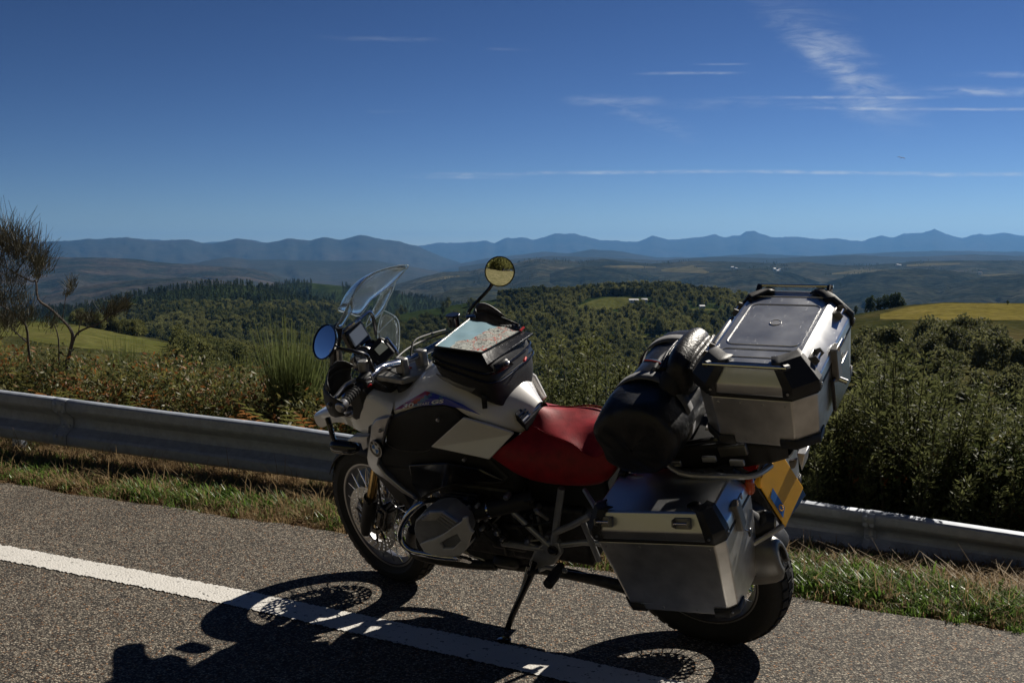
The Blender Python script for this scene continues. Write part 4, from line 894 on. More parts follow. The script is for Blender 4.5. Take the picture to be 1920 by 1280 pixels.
# ---- front fork (turns with the wheel)
for sg in (1, -1):
    y = sg * .108; ax0 = Vector(FA) + Vector((.004, y, -.03)); d = SAX
    MB().tube([ax0 - d * .03, ax0 + d * .02, ax0 + d * .06, ax0 + d * .19], [.020, .030, .031, .031], 20).build('fork_slider', M_blk, bike, matrix=STM)
    MB().tube([ax0 + d * .17, ax0 + d * .62], .0215, 24).build('fork_tube', M_gold, bike, matrix=STM)
    m = MB(); m.tube([ax0 + d * .185, ax0 + d * .20], .034, 20); m.build('fork_seal', M_gblk, bike, matrix=STM)
    m = MB(); cc = Vector(FA) + Vector((-.13, sg * .078, .055)); m.box(cc, (.055, .062, .125), (0, R(-25), 0)); m.box(cc + Vector((.012, sg * .02, 0)), (.035, .04, .09), (0, R(-25), 0)); m.build('brake_caliper', M_gblk, bike, bevel=.008, matrix=STM)
    MB().tube([cc + Vector((0, sg * .02, .06)), cc + Vector((-.03, sg * .03, .2)), cc + Vector((-.10, sg * .02, .42))], .005, 6, smooth=4).build('brake_hose', M_blk, bike, matrix=STM)
MB().box(Vector(FA) + SAX * .43 + Vector((-.03, 0, 0)), (.07, .26, .045), (0, -RAKE, 0)).build('fork_bridge', M_eng, bike, bevel=.01, matrix=STM)
# mudguard shell over the front tyre
rows = []
for i in range(15):
    a = R(28 + 104 * i / 14); row = []
    for j in range(7):
        t = -1 + 2 * j / 6; r = .352 - .035 * abs(t) ** 2.2; row.append((FA[0] + math.cos(a) * r, t * .072, FA[2] + math.sin(a) * r))
    rows.append(row)
MB().sheet(rows).build('front_mudguard', M_blk, bike, solid=.004, matrix=STM)

# ---- bodywork traced panel by panel; every panel gets its twin on the right side
def panel(name, pts, mat, th=.012, mirror=True, bevel=.004, holes=()):
    o = [B(*p) for p in pts]; h = [[B(*p) for p in q] for q in holes]
    m = MB().prism(o, (0, -th, 0), h).build(name, mat, bike, bevel=bevel)
    if mirror: MB().prism([(p.x, -p.y, p.z) for p in o], (0, th, 0), [[(p.x, -p.y, p.z) for p in q] for q in h]).build(name, mat, bike, bevel=bevel)
    return m
def dense(pts, n):
    pts = [np.array(p, float) for p in pts]; t = np.linspace(0, len(pts) - 1, n); i = np.minimum(t.astype(int), len(pts) - 2); f = (t - i)[:, None]; P = np.array(pts); return P[i] * (1 - f) + P[i + 1] * f
def half_loft(name, rows_px, mat, crown=True, ss=2, close_z=0.0, solid=0):
    """rows of (px,py,y): lowest row first; closed over the top to the mirrored side"""
    n = max(len(r) for r in rows_px); L = []
    for r in rows_px: L.append([B(*p) for p in (r if len(r) == n else dense(r, n))])
    Rr = [[Vector((p.x, -p.y, p.z)) for p in row] for row in L]
    rows = L + list(reversed(Rr)) if not crown else L + list(reversed(Rr[:-1]))
    return MB().sheet(rows).build(name, mat, bike, sharp=180, subsurf=ss, solid=solid)
seam = [(738, 781, .165), (765, 769, .178), (800, 760, .19), (830, 757, .197), (850, 765, .2), (868, 783, .2), (915, 797, .185), (965, 812, .115), (985, 812, .08)]
shou = [(738, 757, .135), (757, 751, .138), (777, 730, .14), (800, 724, .15), (835, 728, .155), (870, 742, .155), (915, 765, .15), (955, 785, .11), (985, 796, .07)]
topr = [(736, 748, .10), (757, 742, .10), (781, 713, .10), (812, 700, .10), (850, 703, .10), (885, 717, .10), (925, 737, .09), (965, 757, .075), (998, 776, .05)]
def centre(row, dz):
    out = []
    for p in row: q = B(*p); out.append(Vector((q.x, 0, q.z + dz)))
    return out
def tank():
    rows = [[B(*p) for p in r] for r in (seam, shou, topr)]
    inner = [Vector((p.x, p.y - .05, p.z - .03)) for p in rows[0]]
    L = [inner, rows[0]] + rows[1:] ; C_ = centre(topr, .022)
    Rr = [[Vector((p.x, -p.y, p.z)) for p in r] for r in L]
    MB().sheet(L + [C_] + list(reversed(Rr))).build('fuel_tank', M_white, bike, sharp=180, subsurf=2)
tank()
MB().lathe([(0, 0), (0, .05), (.012, .052), (.018, .045), (.018, 0)], B(800, 706, .0) + Vector((.0, 0, .0)), (-.2, 0, 1), 24).build('filler_cap', M_alu, bike, bevel=.003)
# tank decal and its lettering
def y_side(px): return float(np.interp(px, [738, 800, 868, 902], [.160, .181, .190, .186])) + .004
top_d = [(739, 768), (760, 755), (780, 743), (798, 732.5), (831, 743), (865, 756.5), (901, 777)]; bot_d = [(739, 768.6), (760, 765), (780, 761.5), (798, 760), (831, 758), (865, 766), (901, 777.4)]
m = MB(); NX, NY = 60, 8; T_, Bt = dense(top_d, NX), dense(bot_d, NX); vv, ff = [], []
def y_dec(px, py):
    a = np.interp(px, [p[0] for p in shou], [p[1] for p in shou]); b = np.interp(px, [p[0] for p in seam], [p[1] for p in seam]); ya = np.interp(px, [p[0] for p in shou], [p[2] for p in shou]); yb = np.interp(px, [p[0] for p in seam], [p[2] for p in seam])
    t = min(1, max(0, (py - a) / (b - a + 1e-6))); return float(ya * (1 - t) + yb * t) + .0035 + .010 * math.sin(math.pi * min(1, t * 1.0))
for i in range(NX):
    for j in range(NY):
        t = j / (NY - 1); px, py = T_[i] * (1 - t) + Bt[i] * t; vv.append(B(px, py, y_dec(px, py)))
for i in range(NX - 1):
    for j in range(NY - 1):
        px, py = (T_[i] * (1 - j / NY) + Bt[i] * j / NY); k = px + (py - 732) * 1.25
        m.cm = 0 if k < 806 else (2 if k < 815 else (1 if k < 836 or k > 842 else 2)); m.add([vv[i * NY + j], vv[(i + 1) * NY + j], vv[(i + 1) * NY + j + 1], vv[i * NY + j + 1]], [(0, 1, 2, 3)])
dec = m.build('tank_decal', [M_dred, M_dblue, M_dteal], bike, sharp=180); dec['label'] = 'red to blue swoosh reading 30 YEARS GS'
def lettering(body, x0, y0, x1, y1, h, bold=.02, yf=None, parent=None, name='lettering', mat=None, lift=.002, slant=.25):
    v, f = text_mesh(body, 1., bold); xs = [p[0] for p in v]; ys = [p[1] for p in v]; a, b = min(xs), max(xs); c, d = min(ys), max(ys); V = []
    for p in v:
        u = (p[0] - a) / (b - a); w = (p[1] - c) / (d - c); px = x0 + (x1 - x0) * u + slant * w * h; py = y0 + (y1 - y0) * u - w * h; V.append(B(px, py, (yf or y_dec)(px, py) + lift))
    return MB().add(V, f).build(name, mat or M_lett, parent or bike, fixn=False)
lettering('30', 754.5, 765.5, 775, 762.5, 8.2, .035, parent=dec); lettering('YEARS', 781, 761.3, 804, 758, 5., .0, parent=dec); lettering('GS', 808, 757.5, 831, 755.2, 7.2, .035, parent=dec)

# white lower quarter panel, black side panel, silver intake trim
panel('side_panel', [(728, 786, .176), (745, 777, .178), (790, 763, .19), (830, 758, .195), (850, 766, .198), (866, 784, .19), (870, 800, .165), (917, 862, .16), (955, 897, .16), (940, 908, .18), (900, 910, .18), (850, 912, .185), (812, 926, .19), (786, 942, .19), (750, 905, .19), (716, 872, .188), (712, 858, .19), (722, 828, .185)], M_blk, .03, bevel=.008)
panel('side_panel', [(867, 784, .215), (807, 838, .218), (917, 861.5, .205), (963, 813, .140), (915, 798, .195)], M_white, .014, bevel=.004)
panel('lower_side_panel', [(765, 872, .196), (830, 868, .2), (900, 880, .195), (945, 903, .175), (900, 909, .18), (850, 908, .185), (812, 921, .19), (790, 936, .19), (770, 905, .193)], M_gblk, .014, bevel=.008)
MB().tube([B(724, 830, .19), B(745, 842, .196), B(790, 846, .2), B(808, 842, .205)], .0022, 6, smooth=4).build('panel_seam', M_gblk, bike)
tr_px = [(701, 788, .182), (716, 783, .187), (730, 781.5, .187), (727, 793, .193), (719, 819, .20), (714, 842, .205), (711, 857, .205), (708, 871, .205), (720, 888, .207), (753, 916, .208), (774, 930, .207), (781, 939, .205), (775, 936, .2), (753, 923.5, .2), (722, 899, .198), (698, 883, .195), (690, 872, .19), (687, 857, .187), (689, 842, .187), (693, 819, .183), (695, 798, .18)]
panel('intake_trim', tr_px, M_silver, .03, bevel=.006)
for px, py, y in ((711.5, 808, .203), (821, 787, .2), (870, 862, .197)):
    q = B(px, py, y); MB().lathe([(-.01, .0), (-.01, .0075), (.003, .0075), (.004, .004), (.001, .0035), (.001, 0)], q, (0, 1, 0), 14).build('panel_screw', M_silver, bike)
# roundel on the trim
def roundel():
    c = B(704.6, 841, .214); n = Vector((.18, 1, .10)).normalized(); upv = Vector((.10, 0, 1)); xr = upv.cross(n).normalized() * -1; upv = n.cross(xr) * -1
    xr = Vector((-1, .18, 0)).normalized(); upv = n.cross(xr).normalized(); upv = upv if upv.z > 0 else -upv
    root = MB().lathe([(-.012, 0), (-.012, .0365), (.0, .0365), (.002, .034), (.002, 0)], c, n, 40).build('emblem', M_gblk, bike); root['label'] = 'round blue and white quartered emblem with black ring lettered BMW'
    P = lambda x, y, h=.003: c + xr * x + upv * y + n * h
    def ringm(r0, r1, h, name, mat, nn=40):
        m = MB(); m.sheet([[P(r * math.cos(6.28319 * i / nn), r * math.sin(6.28319 * i / nn), h) for i in range(nn)] for r in (r0, r1)], closed=True); m.build(name, mat, root, fixn=False)
    ringm(.0335, .0360, .0034, 'rim_ring', M_chrome); ringm(.0195, .0212, .0034, 'inner_ring', M_chrome)
    for k in range(4):
        m = MB(); a0 = k * math.pi / 2; vs_ = [P(0, 0, .0033)] + [P(.0196 * math.cos(a0 + i * math.pi / 16), .0196 * math.sin(a0 + i * math.pi / 16), .0033) for i in range(9)]
        m.add(vs_, [tuple(range(10))]); m.build('quarter', M_blue if k % 2 else M_lett, root, fixn=False)
    for ch, a in (('B', 48), ('M', 0), ('W', -48)):
        v, f = text_mesh(ch, .0115, .0006); cx = (min(p[0] for p in v) + max(p[0] for p in v)) / 2; aa = R(a)
        V = []
        for p in v:
            x, y = p[0] - cx, p[1] + .0235; V.append(P(x * math.cos(aa) - y * math.sin(aa), x * math.sin(aa) + y * math.cos(aa), .0036))
        MB().add(V, f).build('letter', M_lett, root, fixn=False)
roundel()
# beak and front fairing, one shell per side closed over the top
low = [(589, 786, .03), (597, 801, .05), (607, 802, .055), (620, 792, .07), (642, 790, .10), (665, 803, .125), (688, 817, .14), (700, 800, .16), (728, 786, .168)]
mid = [(588, 780, .03), (597, 783, .055), (612, 781, .07), (632, 775, .09), (655, 770, .115), (680, 772, .135), (700, 776, .15), (715, 778, .162), (733, 776, .168)]
upp = [(590, 776, .02), (603, 770, .05), (620, 766, .065), (640, 757, .08), (660, 748, .10), (680, 738, .12), (702, 743, .13), (723, 755, .14), (738, 757, .14)]
tpp = [(596, 771, .0), (610, 764, .02), (628, 758, .03), (650, 746, .04), (668, 738, .06), (688, 729, .085), (708, 737, .10), (725, 748, .11), (738, 750, .11)]
half_loft('front_fairing', [low, mid, upp, tpp], M_white, crown=False, ss=2)
# lamp brackets, auxiliary lamp and the silver fin below the beak
MB().tube([B(614, 783, .12), B(620, 803, .14), B(627, 825, .15), B(640, 832, .15)], [.012, .012, .011, .011], 8, smooth=3).build('lamp_bracket', M_gblk, bike)
lc = B(652, 838, .15); MB().tube([lc + Vector((.075, 0, 0)), lc + Vector((.05, 0, 0)), lc + Vector((-.02, 0, 0)), lc + Vector((-.055, 0, .0))], [.026, .032, .03, .012], 16, smooth=2).build('auxiliary_lamp', M_gblk, bike)
MB().tube([lc + Vector((.076, -.3, 0)), lc + Vector((.05, -.3, 0)), lc + Vector((-.02, -.3, 0)), lc + Vector((-.055, -.3, .0))], [.026, .032, .03, .012], 16, smooth=2).build('auxiliary_lamp', M_gblk, bike)
MB().prism([B(648, 827, .165), B(662, 817, .168), B(690, 818, .172), B(690, 840, .172), B(680, 845, .172), B(676, 832, .17)], (0, -.03, 0)).build('trim_fin', M_silver, bike, bevel=.006)
panel('radiator_shroud', [(690, 800, .15), (705, 790, .16), (712, 860, .16), (760, 930, .16), (775, 960, .14), (740, 935, .13), (700, 885, .13), (688, 850, .13)], M_blk, .05)
# headlamp between the fairing halves (seen from other sides)
hl = Vector((1.43, .05, .98))
for sg in (1, -1): MB().lathe([(-.08, .03), (0, .075), (.03, .078), (.034, .07), (.02, 0)], Vector((1.40, sg * .075, .965)), (1, 0, .1), 28).build('headlamp', M_chrome, bike)
MB().box((1.34, 0, .97), (.12, .26, .17)).build('fairing_core', M_blk, bike, bevel=.03)

# ---- seat
cols = [((909, 861, .188), (944, 837, .172), (997, 797, .07), (1014, 762, 0)), ((940, 886, .195), (975, 850, .18), (1012, 806, .085), (1027, 772, 0)), ((970, 906, .195), (1003, 862, .185), (1030, 815, .10), (1041, 781, 0)), ((1015, 918, .192), (1032, 872, .185), (1052, 823, .12), (1057, 789, 0)), ((1065, 921, .185), (1066, 880, .18), (1076, 834, .13), (1080, 792, 0)),
        ((1110, 921, .178), (1100, 888, .172), (1097, 850, .135), (1103, 789, 0)), ((1137, 911, .168), (1128, 885, .16), (1120, 857, .135), (1130, 783, 0)), ((1152, 893, .155), (1148, 868, .15), (1140, 840, .125), (1152, 776, 0)), ((1168, 856, .135), (1166, 840, .13), (1164, 824, .11), (1170, 768, 0))]
rows = [[B(*c[i]) for c in cols] for i in range(4)]; und = [Vector((p.x, p.y * .6, p.z + .01)) for p in rows[0]]
rows = [rows[0], rows[1], [a.lerp(b_, .86) for a, b_ in zip(rows[1], rows[2])], rows[2], [a.lerp(b_, .18) for a, b_ in zip(rows[2], rows[3])], rows[3]]
L_ = [und] + rows[:5]; Rr = [[Vector((p.x, -p.y, p.z)) for p in r] for r in L_]
seat = MB().sheet(L_ + [rows[5]] + list(reversed(Rr))).build('seat', M_red, bike, sharp=180, subsurf=2); seat['label'] = 'red leather seat'
for sg in (1, -1): MB().tube([Vector((p.x, (p.y + .002) * sg, p.z + .002)) for p in rows[3]], .0026, 6, smooth=4).build('seam_piping', M_red, seat)
rows = []
for x, w, z0, z1 in ((.20, .11, .80, .85), (.15, .12, .80, .89), (.08, .125, .81, .91), (0, .12, .83, .92), (-.10, .10, .86, .93), (-.2, .08, .88, .94), (-.25, .05, .90, .94)):
    rows.append([(x, w * .55, z0), (x, w, z0 + .015), (x, w, (z0 + z1) / 2), (x, w * .92, z1 - .012), (x, w * .5, z1), (x, 0, z1 + .004), (x, -w * .5, z1), (x, -w * .92, z1 - .012), (x, -w, (z0 + z1) / 2), (x, -w, z0 + .015), (x, -w * .55, z0)])
MB().sheet(rows).build('pillion_seat', M_red, bike, sharp=180, subsurf=2)

# ---- engine
def blk(name, c, size, mat, rot=None, bev=.015): return MB().box(c, size, rot).build(name, mat, bike, bevel=bev)
blk('engine_block', (.86, 0, .50), (.34, .30, .34), M_eng); blk('gearbox', (.56, 0, .46), (.32, .24, .26), M_eng); blk('oil_sump', (.84, 0, .31), (.30, .26, .07), M_eng)
blk('airbox', (.86, 0, .74), (.46, .30, .18), M_blk, bev=.03); blk('inner_frame', (.48, 0, .70), (.36, .17, .26), M_blk, bev=.02)
MB().lathe([(-.04, .0), (-.04, .10), (.0, .115), (.03, .11), (.03, 0)], (1.03, 0, .52), (1, 0, 0), 32).build('alternator_cover', M_eng, bike)
for sg in (1, -1):
    cy = MB()
    for i in range(7): cy.box((.90, sg * (.17 + .02 * i), .555), (.155, .007, .17))
    cy.box((.90, sg * .21, .555), (.125, .16, .14)); cy.build('cylinder', M_eng, bike, bevel=.004)
    def X(p): return Vector((p.x, p.y * sg, p.z))
    cov = [(776, 990, .37), (779, 975, .37), (790, 966, .37), (804, 958, .36), (818, 955, .355), (836, 957, .355), (855, 972, .36), (866, 985, .365), (872, 1005, .37), (862, 1028, .372), (838, 1040, .372), (805, 1036, .372), (786, 1020, .372), (778, 1004, .372)]
    MB().prism([X(B(*p)) for p in cov], (0, -.085 * sg, 0)).build('head_cover', M_cover, bike, bevel=.012)
    for k in range(4):
        a = [(793 + k * 4.5, 972 - k * 4.2, .372), (821 + k * 3.4, 971.5 - k * 4.0, .372), (846 + k * 4.2, 991 - k * 4.4, .372)]
        MB().tube([X(B(*p)) + Vector((0, .003 * sg, 0)) for p in a], .0062, 6).build('cover_rib', M_alu, bike)
    pro = [(787, 1019.6), (798, 1015), (810, 1011.4), (830, 1002), (847, 990), (854, 984.5), (864, 978.6), (867, 974.5), (866, 971.6), (875, 970.4), (875.5, 983), (881, 995), (887, 998.5), (881, 1008), (877, 1023), (870, 1033.7), (861, 1042), (835, 1044), (815, 1042), (795, 1034)]
    win = [(825, 1018.5), (840, 1009), (857, 1001), (864, 1013.8), (850, 1027.8), (830, 1029)]
    MB().prism([X(B(x, y, .388)) for x, y in pro], (0, -.016 * sg, 0), [[X(B(x, y, .388)) for x, y in win]]).build('cylinder_guard', M_guard, bike, bevel=.005)
    lo = [X(B(x, y, .384)) for x, y in pro[14:] + pro[:1]]
    MB().sheet([lo, [p + Vector((0, -.06 * sg, -.004)) for p in lo]]).build('guard_skirt', M_guard, bike, solid=.003)
    MB().tube([X(B(820, 936, .21)), X(B(803, 938, .26)), X(B(788, 943, .31)), X(B(766, 964, .345)), X(B(752, 990, .362)), X(B(752, 1012, .372)), X(B(768, 1030, .38)), X(B(793, 1037, .38)), X(B(830, 1043, .37)), X(B(862, 1046, .33)), X(B(880, 1050, .24))], .0125, 12, smooth=4).build('crash_bar', M_chrome, bike)
    MB().tube([X(B(775, 992, .34)), X(B(770, 1015, .30)), X(B(785, 1040, .22)), X(B(860, 1055, .15)), X(B(930, 1060, .13))], .021, 12, smooth=4).build('exhaust_header', M_eng, bike)
    MB().tube([X(B(870, 962, .26)), X(B(905, 958, .24)), X(B(950, 948, .20)), X(B(1000, 935, .15))], [.028, .03, .032, .035], 16, smooth=3).build('intake_tube', M_blk, bike)
    MB().tube([X(B(917, 955.5, .232)), X(B(920, 954.7, .230))], .0345, 18).build('hose_clamp', M_chrome, bike)
for (px, py, y, r) in ((895, 975, .26, .010), (902, 992, .26, .009), (910, 975, .25, .008), (875, 955, .28, .009), (925, 990, .22, .008), (940, 1012, .22, .008), (893, 950, .27, .008), (930, 1000, .23, .012)):
    MB().lathe([(-.02, r), (0, r), (.004, r * .7), (.004, 0)], B(px, py, y), (0, 1, 0), 8).build('bolt', M_silver, bike)
for k, (a, b_, c_) in enumerate((((880, 950, .25), (893, 985, .24), (930, 1020, .2)), ((905, 968, .24), (935, 1000, .22), (950, 1040, .16)), ((960, 985, .21), (985, 985, .21), (1035, 978, .19)), ((940, 930, .2), (965, 975, .2), (985, 1010, .19)))):
    MB().tube([B(*a), B(*b_), B(*c_)], .0055, 7, smooth=5).build('cable', M_blk, bike)
blk('starter_cover', B(955, 1000, .14), (.16, .06, .13), M_eng); blk('clutch_housing', B(985, 1010, .13), (.12, .06, .16), M_eng)
MB().lathe([(-.03, .045), (0, .05), (.012, .045), (.014, 0)], B(935, 1005, .185), (0, 1, 0), 24).build('throttle_body', M_eng, bike)
for i in range(16):                        # hoses, cables and fasteners crowding the engine bay
    px, py = random.uniform(870, 1030), random.uniform(925, 1035); y = random.uniform(.15, .21); q = B(px, py, y)
    if i % 2: MB().tube([q, q + Vector((random.uniform(-.05, .05), .012, random.uniform(-.05, .05))), q + Vector((random.uniform(-.12, .12), -.02, random.uniform(-.1, .08)))], random.uniform(.004, .009), 7, smooth=5).build('hose', M_blk if i % 4 == 1 else M_cast, bike)
    else: MB().lathe([(-.03, .012), (0, .012), (.004, .009), (.004, 0)], q, (0, 1, 0), 6).build('bolt', M_silver, bike)
for i in range(6): MB().box((.60 + .03 * i, .125, .47), (.008, .014, .15)).build('casing_rib', M_cast, bike, bevel=.002)
# skid plate
MB().prism([(1.06, .13, .42), (1.02, .13, .30), (.88, .13, .255), (.62, .13, .255), (.62, .13, .27), (.88, .13, .27), (1.0, .13, .31), (1.04, .13, .42)], (0, -.26, 0)).build('skid_plate', M_alu, bike, bevel=.003)

# ---- rear frame, pegs, stand
for nm, pts, r in (('frame_tube', [(958, 956, .2), (1033, 1026, .205)], .0115), ('frame_tube', [(1053, 915, .17), (1044, 977, .19), (1038, 1024, .2)], .014), ('rack_strut', [(1041, 998, .2), (1075, 983, .235), (1107, 966, .27)], .0125), ('rack_strut', [(1092, 976, .255), (1123, 1050, .24)], .011), ('rack_strut', [(1096, 918, .19), (1118, 954, .27)], .009), ('frame_tube', [(942, 1017, .19), (1022, 1029, .2)], .013), ('rack_strut', [(1050, 1021, .19), (1095, 1016, .18), (1140, 1020, .16)], .012)):
    MB().tube([B(*p) for p in pts], r, 12).build(nm, M_frame, bike)
    MB().tube([Vector((B(*p).x, -B(*p).y, B(*p).z)) for p in pts], r, 12).build(nm, M_frame, bike)
for sg in (1, -1):
    def X(p): return Vector((p.x, p.y * sg, p.z))
    MB().prism([X(B(*p)) for p in ((1020, 1016, .21), (1046, 1018, .21), (1052, 1040, .21), (1040, 1058, .21), (1010, 1068, .21), (990, 1060, .21), (1000, 1035, .21))], (0, -.03 * sg, 0)).build('peg_plate', M_frame, bike, bevel=.006)
    MB().lathe([(-.02, .022), (.006, .022), (.010, .014), (.010, 0)], X(B(1037, 1031, .212)), (0, sg, 0), 18).build('peg_pivot', M_gblk, bike)
    MB().tube([X(B(1052, 1060, .22)), X(B(1040, 1078, .29)), X(B(1027, 1096, .345))], [.016, .021, .020], 10).build('foot_peg', M_grip, bike)
MB().tube([B(1008, 1070, .23), B(1025, 1063, .24), B(1062, 1070, .25)], .008, 8).build('gear_lever', M_frame, bike); MB().tube([B(992, 1074, .23), B(1008, 1070, .24)], .011, 8).build('lever_tip', M_grip, bike)
st_w = [(1004, 1050, .2), (995, 1078, .225), (985, 1100, .248), (970, 1132, .285), (958, 1160, .312), (948, 1190, .338)]
ft = BIKE.inverted() @ Vector(ground(946, 1199, .006)); gz = BIKE.inverted().to_3x3() @ Vector((0, 0, 1))
side_stand = MB().tube([B(*p) for p in st_w] + [ft], [.017, .015, .0135, .013, .0125, .0125, .012], 12, smooth=3).build('side_stand', M_gblk, bike)
ft = BIKE.inverted() @ Vector(ground(946, 1199, .006)); gz = BIKE.inverted().to_3x3() @ Vector((0, 0, 1))
MB().lathe([(-.006, 0), (-.006, .027), (.004, .027), (.006, .022), (.006, 0)], ft, gz, 20).build('stand_foot', M_gblk, bike)
MB().tube([B(989, 1062, .205), B(983, 1085, .23), B(977, 1106, .25)], .0055, 8).build('stand_spring', M_silver, bike)
MB().tube([B(960, 1052, .10), B(990, 1060, .12), B(1060, 1068, .12), B(1100, 1078, .12), B(1135, 1092, .12)], .010, 10, smooth=3).build('centre_stand', M_gblk, bike)
blk('exhaust_collector', B(958, 1042, .10), (.13, .12, .05), M_eng, bev=.025)
# swing arm and final drive on the right, silencer on the left
MB().tube([(.50, -.06, .42), (.35, -.12, .385), (.12, -.125, .33), (0, -.11, .315)], [.045, .05, .05, .055], 14, smooth=3).build('swing_arm', M_eng, bike)
MB().lathe([(-.05, .05), (-.04, .085), (.03, .09), (.05, .06), (.05, 0)], (0, -.115, .315), (0, -1, 0), 28).build('final_drive', M_eng, bike)
MB().tube([(.42, 0, .74), (.22, -.02, .48)], .026, 14).build('rear_shock', M_gblk, bike)
m = MB()
for i in range(60):
    a = i * .75; t = i / 59; c0 = Vector((.42, 0, .74)).lerp(Vector((.22, -.02, .48)), .1 + .8 * t); m.v.append(tuple(c0 + Vector((math.cos(a) * .03, math.sin(a) * .035, math.cos(a) * .02))))
pts = m.v; MB().tube(pts, .005, 6).build('shock_spring', M_frame, bike)
MB().tube([B(930, 1058, .12), B(1010, 1068, .13), B(1080, 1080, .15), B(1125, 1088, .17), B(1190, 1105, .15)], [.015, .016, .018, .022, .026], 12, smooth=4).build('exhaust_pipe', M_eng, bike)
def silencer():
    rows = []; A_ = Vector((.16, .15, .40)); Z_ = B(1462, 1050, .135); d = (Z_ - A_).normalized(); sd = Vector((0, 1, 0)); upv = d.cross(sd) * -1; upv = upv if upv.z > 0 else -upv
    Ln = (Z_ - A_).length
    for t, k in ((0, .25), (.02, .55), (.08, .8), (.2, .95), (.5, 1.02), (.86, 1.), (.93, .95), (.98, .82), (1.0, .6), (1.005, .3), (.985, .26), (.97, 0.01)):
        rows.append([A_ + d * Ln * t + sd * .05 * k * math.cos(a) + upv * .08 * k * math.sin(a) * (1 - .12 * math.sin(a)) for a in np.linspace(0, 6.28319, 25)[:-1]])
    MB().sheet(rows, closed=True).build('silencer', M_can, bike, sharp=60)
    rows = []
    for t, k in ((.80, 1.03), (.84, 1.09), (.94, 1.08), (1.0, .98), (1.03, .80), (1.035, .55)):
        rows.append([A_ + d * Ln * t + sd * .052 * k * math.cos(a) + upv * (.084 * k * math.sin(a) + .010) for a in np.linspace(-.6, 3.74, 22)])
    cap = MB().sheet(rows).build('silencer_cap', M_can, bike, sharp=60, solid=.004)
    MB().sheet([[A_ + d * Ln * t + sd * .0525 * math.cos(a) + upv * .083 * math.sin(a) for a in np.linspace(-.9, 1.3, 12)] for t in np.linspace(.12, .74, 6)]).build('heat_shield', M_gblk, bike, solid=.003)
silencer()
# tail, rack, lights
rows = []
for x, w, z0, z1 in ((.10, .12, .80, .90), (-.05, .115, .82, .92), (-.2, .10, .84, .94), (-.33, .07, .86, .93), (-.38, .045, .87, .915)): rows.append([(x, w, z0), (x, w, z1), (x, 0, z1 + .01), (x, -w, z1), (x, -w, z0), (x, 0, z0 - .01)])
MB().sheet(rows, closed=True).build('tail_unit', M_blk, bike, bevel=.008)
for sg in (1, -1):
    MB().tube([(.12, sg * .13, .90), (-.05, sg * .135, .945), (-.2, sg * .13, .98), (-.42, sg * .12, 1.0), (-.48, sg * .07, 1.0)], .011, 10, smooth=4).build('rack_rail', M_gblk, bike)
    MB().tube([(.05, sg * .13, .90), (-.06, sg * .2, .875), (-.22, sg * .205, .885), (-.30, sg * .16, .87), (-.33, sg * .08, .86)], .010, 10, smooth=4).build('pannier_rack', M_frame, bike)
    MB().tube([(.10, sg * .205, .80), (-.20, sg * .205, .84)], .009, 8).build('pannier_rack', M_gblk, bike)
MB().box((-.34, 0, 1.017), (.30, .30, .022)).build('rack_plate', M_blk, bike, bevel=.006)
for y in (-.1, 0, .1): MB().box((-.30, y, 1.0), (.34, .025, .012)).build('rack_slat', M_alu, bike, bevel=.003)
for px, py in ((1212, 857), (1265, 868), (1330, 860), (1382, 867)): MB().box(B(px, py, .16), (.05, .012, .022), (0, .1, 0)).build('rack_bracket', M_silver, bike, bevel=.003)
MB().box(B(1375, 846, .10) + Vector((0, 0, .005)), (.10, .02, .04), (0, .2, 0)).build('rack_bracket', M_can, bike, bevel=.005)
tl = B(1439, 853, .0); MB().tube([tl + Vector((.05, -.05, -.01)), tl + Vector((.05, .05, -.01))], .032, 14).build('tail_lamp', M_redl, bike, bevel=.005)
# plate with holder
pc = [B(1421, 905, .088), B(1464, 847, -.085), B(1506.5, 914, -.085), B(1473, 988, .088)]
nrm = (pc[1] - pc[0]).cross(pc[3] - pc[0]).normalized(); nrm = nrm if nrm.x < 0 else -nrm
plate = MB().prism(pc, -nrm * .004).build('number_plate', M_yel, bike, bevel=.002); plate['label'] = 'blank yellow number plate with blue strip'
MB().prism([B(1445.5, 940, .088, 1) + nrm * .0, B(1445.5, 940, .088), B(1451, 927, .06), B(1476, 963, .06), B(1470, 978, .088)][1:], nrm * .0015).build('country_strip', M_blue, plate)
def onplate(u, v): return pc[0] + (pc[1] - pc[0]) * u + (pc[3] - pc[0]) * v + nrm * .0012
bpy.data.objects.remove([o for o in plate.children if o.name.startswith('country_strip')][0])
MB().prism([onplate(.07, .38), onplate(.26, .30), onplate(.26, .74), onplate(.07, .84)], nrm * .001).build('country_strip', M_blue, plate)
m = MB()
for k in range(10):
    a = 6.28319 * k / 10; q = onplate(.165, .68) + (pc[1] - pc[0]).normalized() * .010 * math.cos(a) + (pc[3] - pc[0]).normalized() * .010 * math.sin(a) + nrm * .0014; m.box(q, (.004, .004, .004))
m.build('star_ring', M_yel, plate)
MB().prism([p + nrm * -.008 for p in (onplate(-.03, -.1), onplate(1.02, -.1), onplate(1.02, 1.0), onplate(-.03, 1.0))], nrm * -.008).build('plate_holder', M_gblk, bike, bevel=.003)
MB().prism([B(1414, 903, .10), B(1424, 884, .09), B(1424, 915, .09), B(1419, 912, .10)], (-.004, 0, 0)).build('plate_flap', M_yel, bike)
MB().tube([B(1412, 1019, .17), B(1440, 1003, .14), B(1468, 984, .09)], .0095, 10).build('plate_brace', M_silver, bike)
MB().tube([B(1400, 960, .13), B(1408, 985, .11), B(1438, 978, .09), B(1450, 978, .08)], [.02, .05, .042, .034], 18).build('tool_tube', M_blk, bike); MB().tube([B(1450, 978, .08), B(1454, 978.5, .078)], .036, 18).build('tube_ring', M_cast, bike)
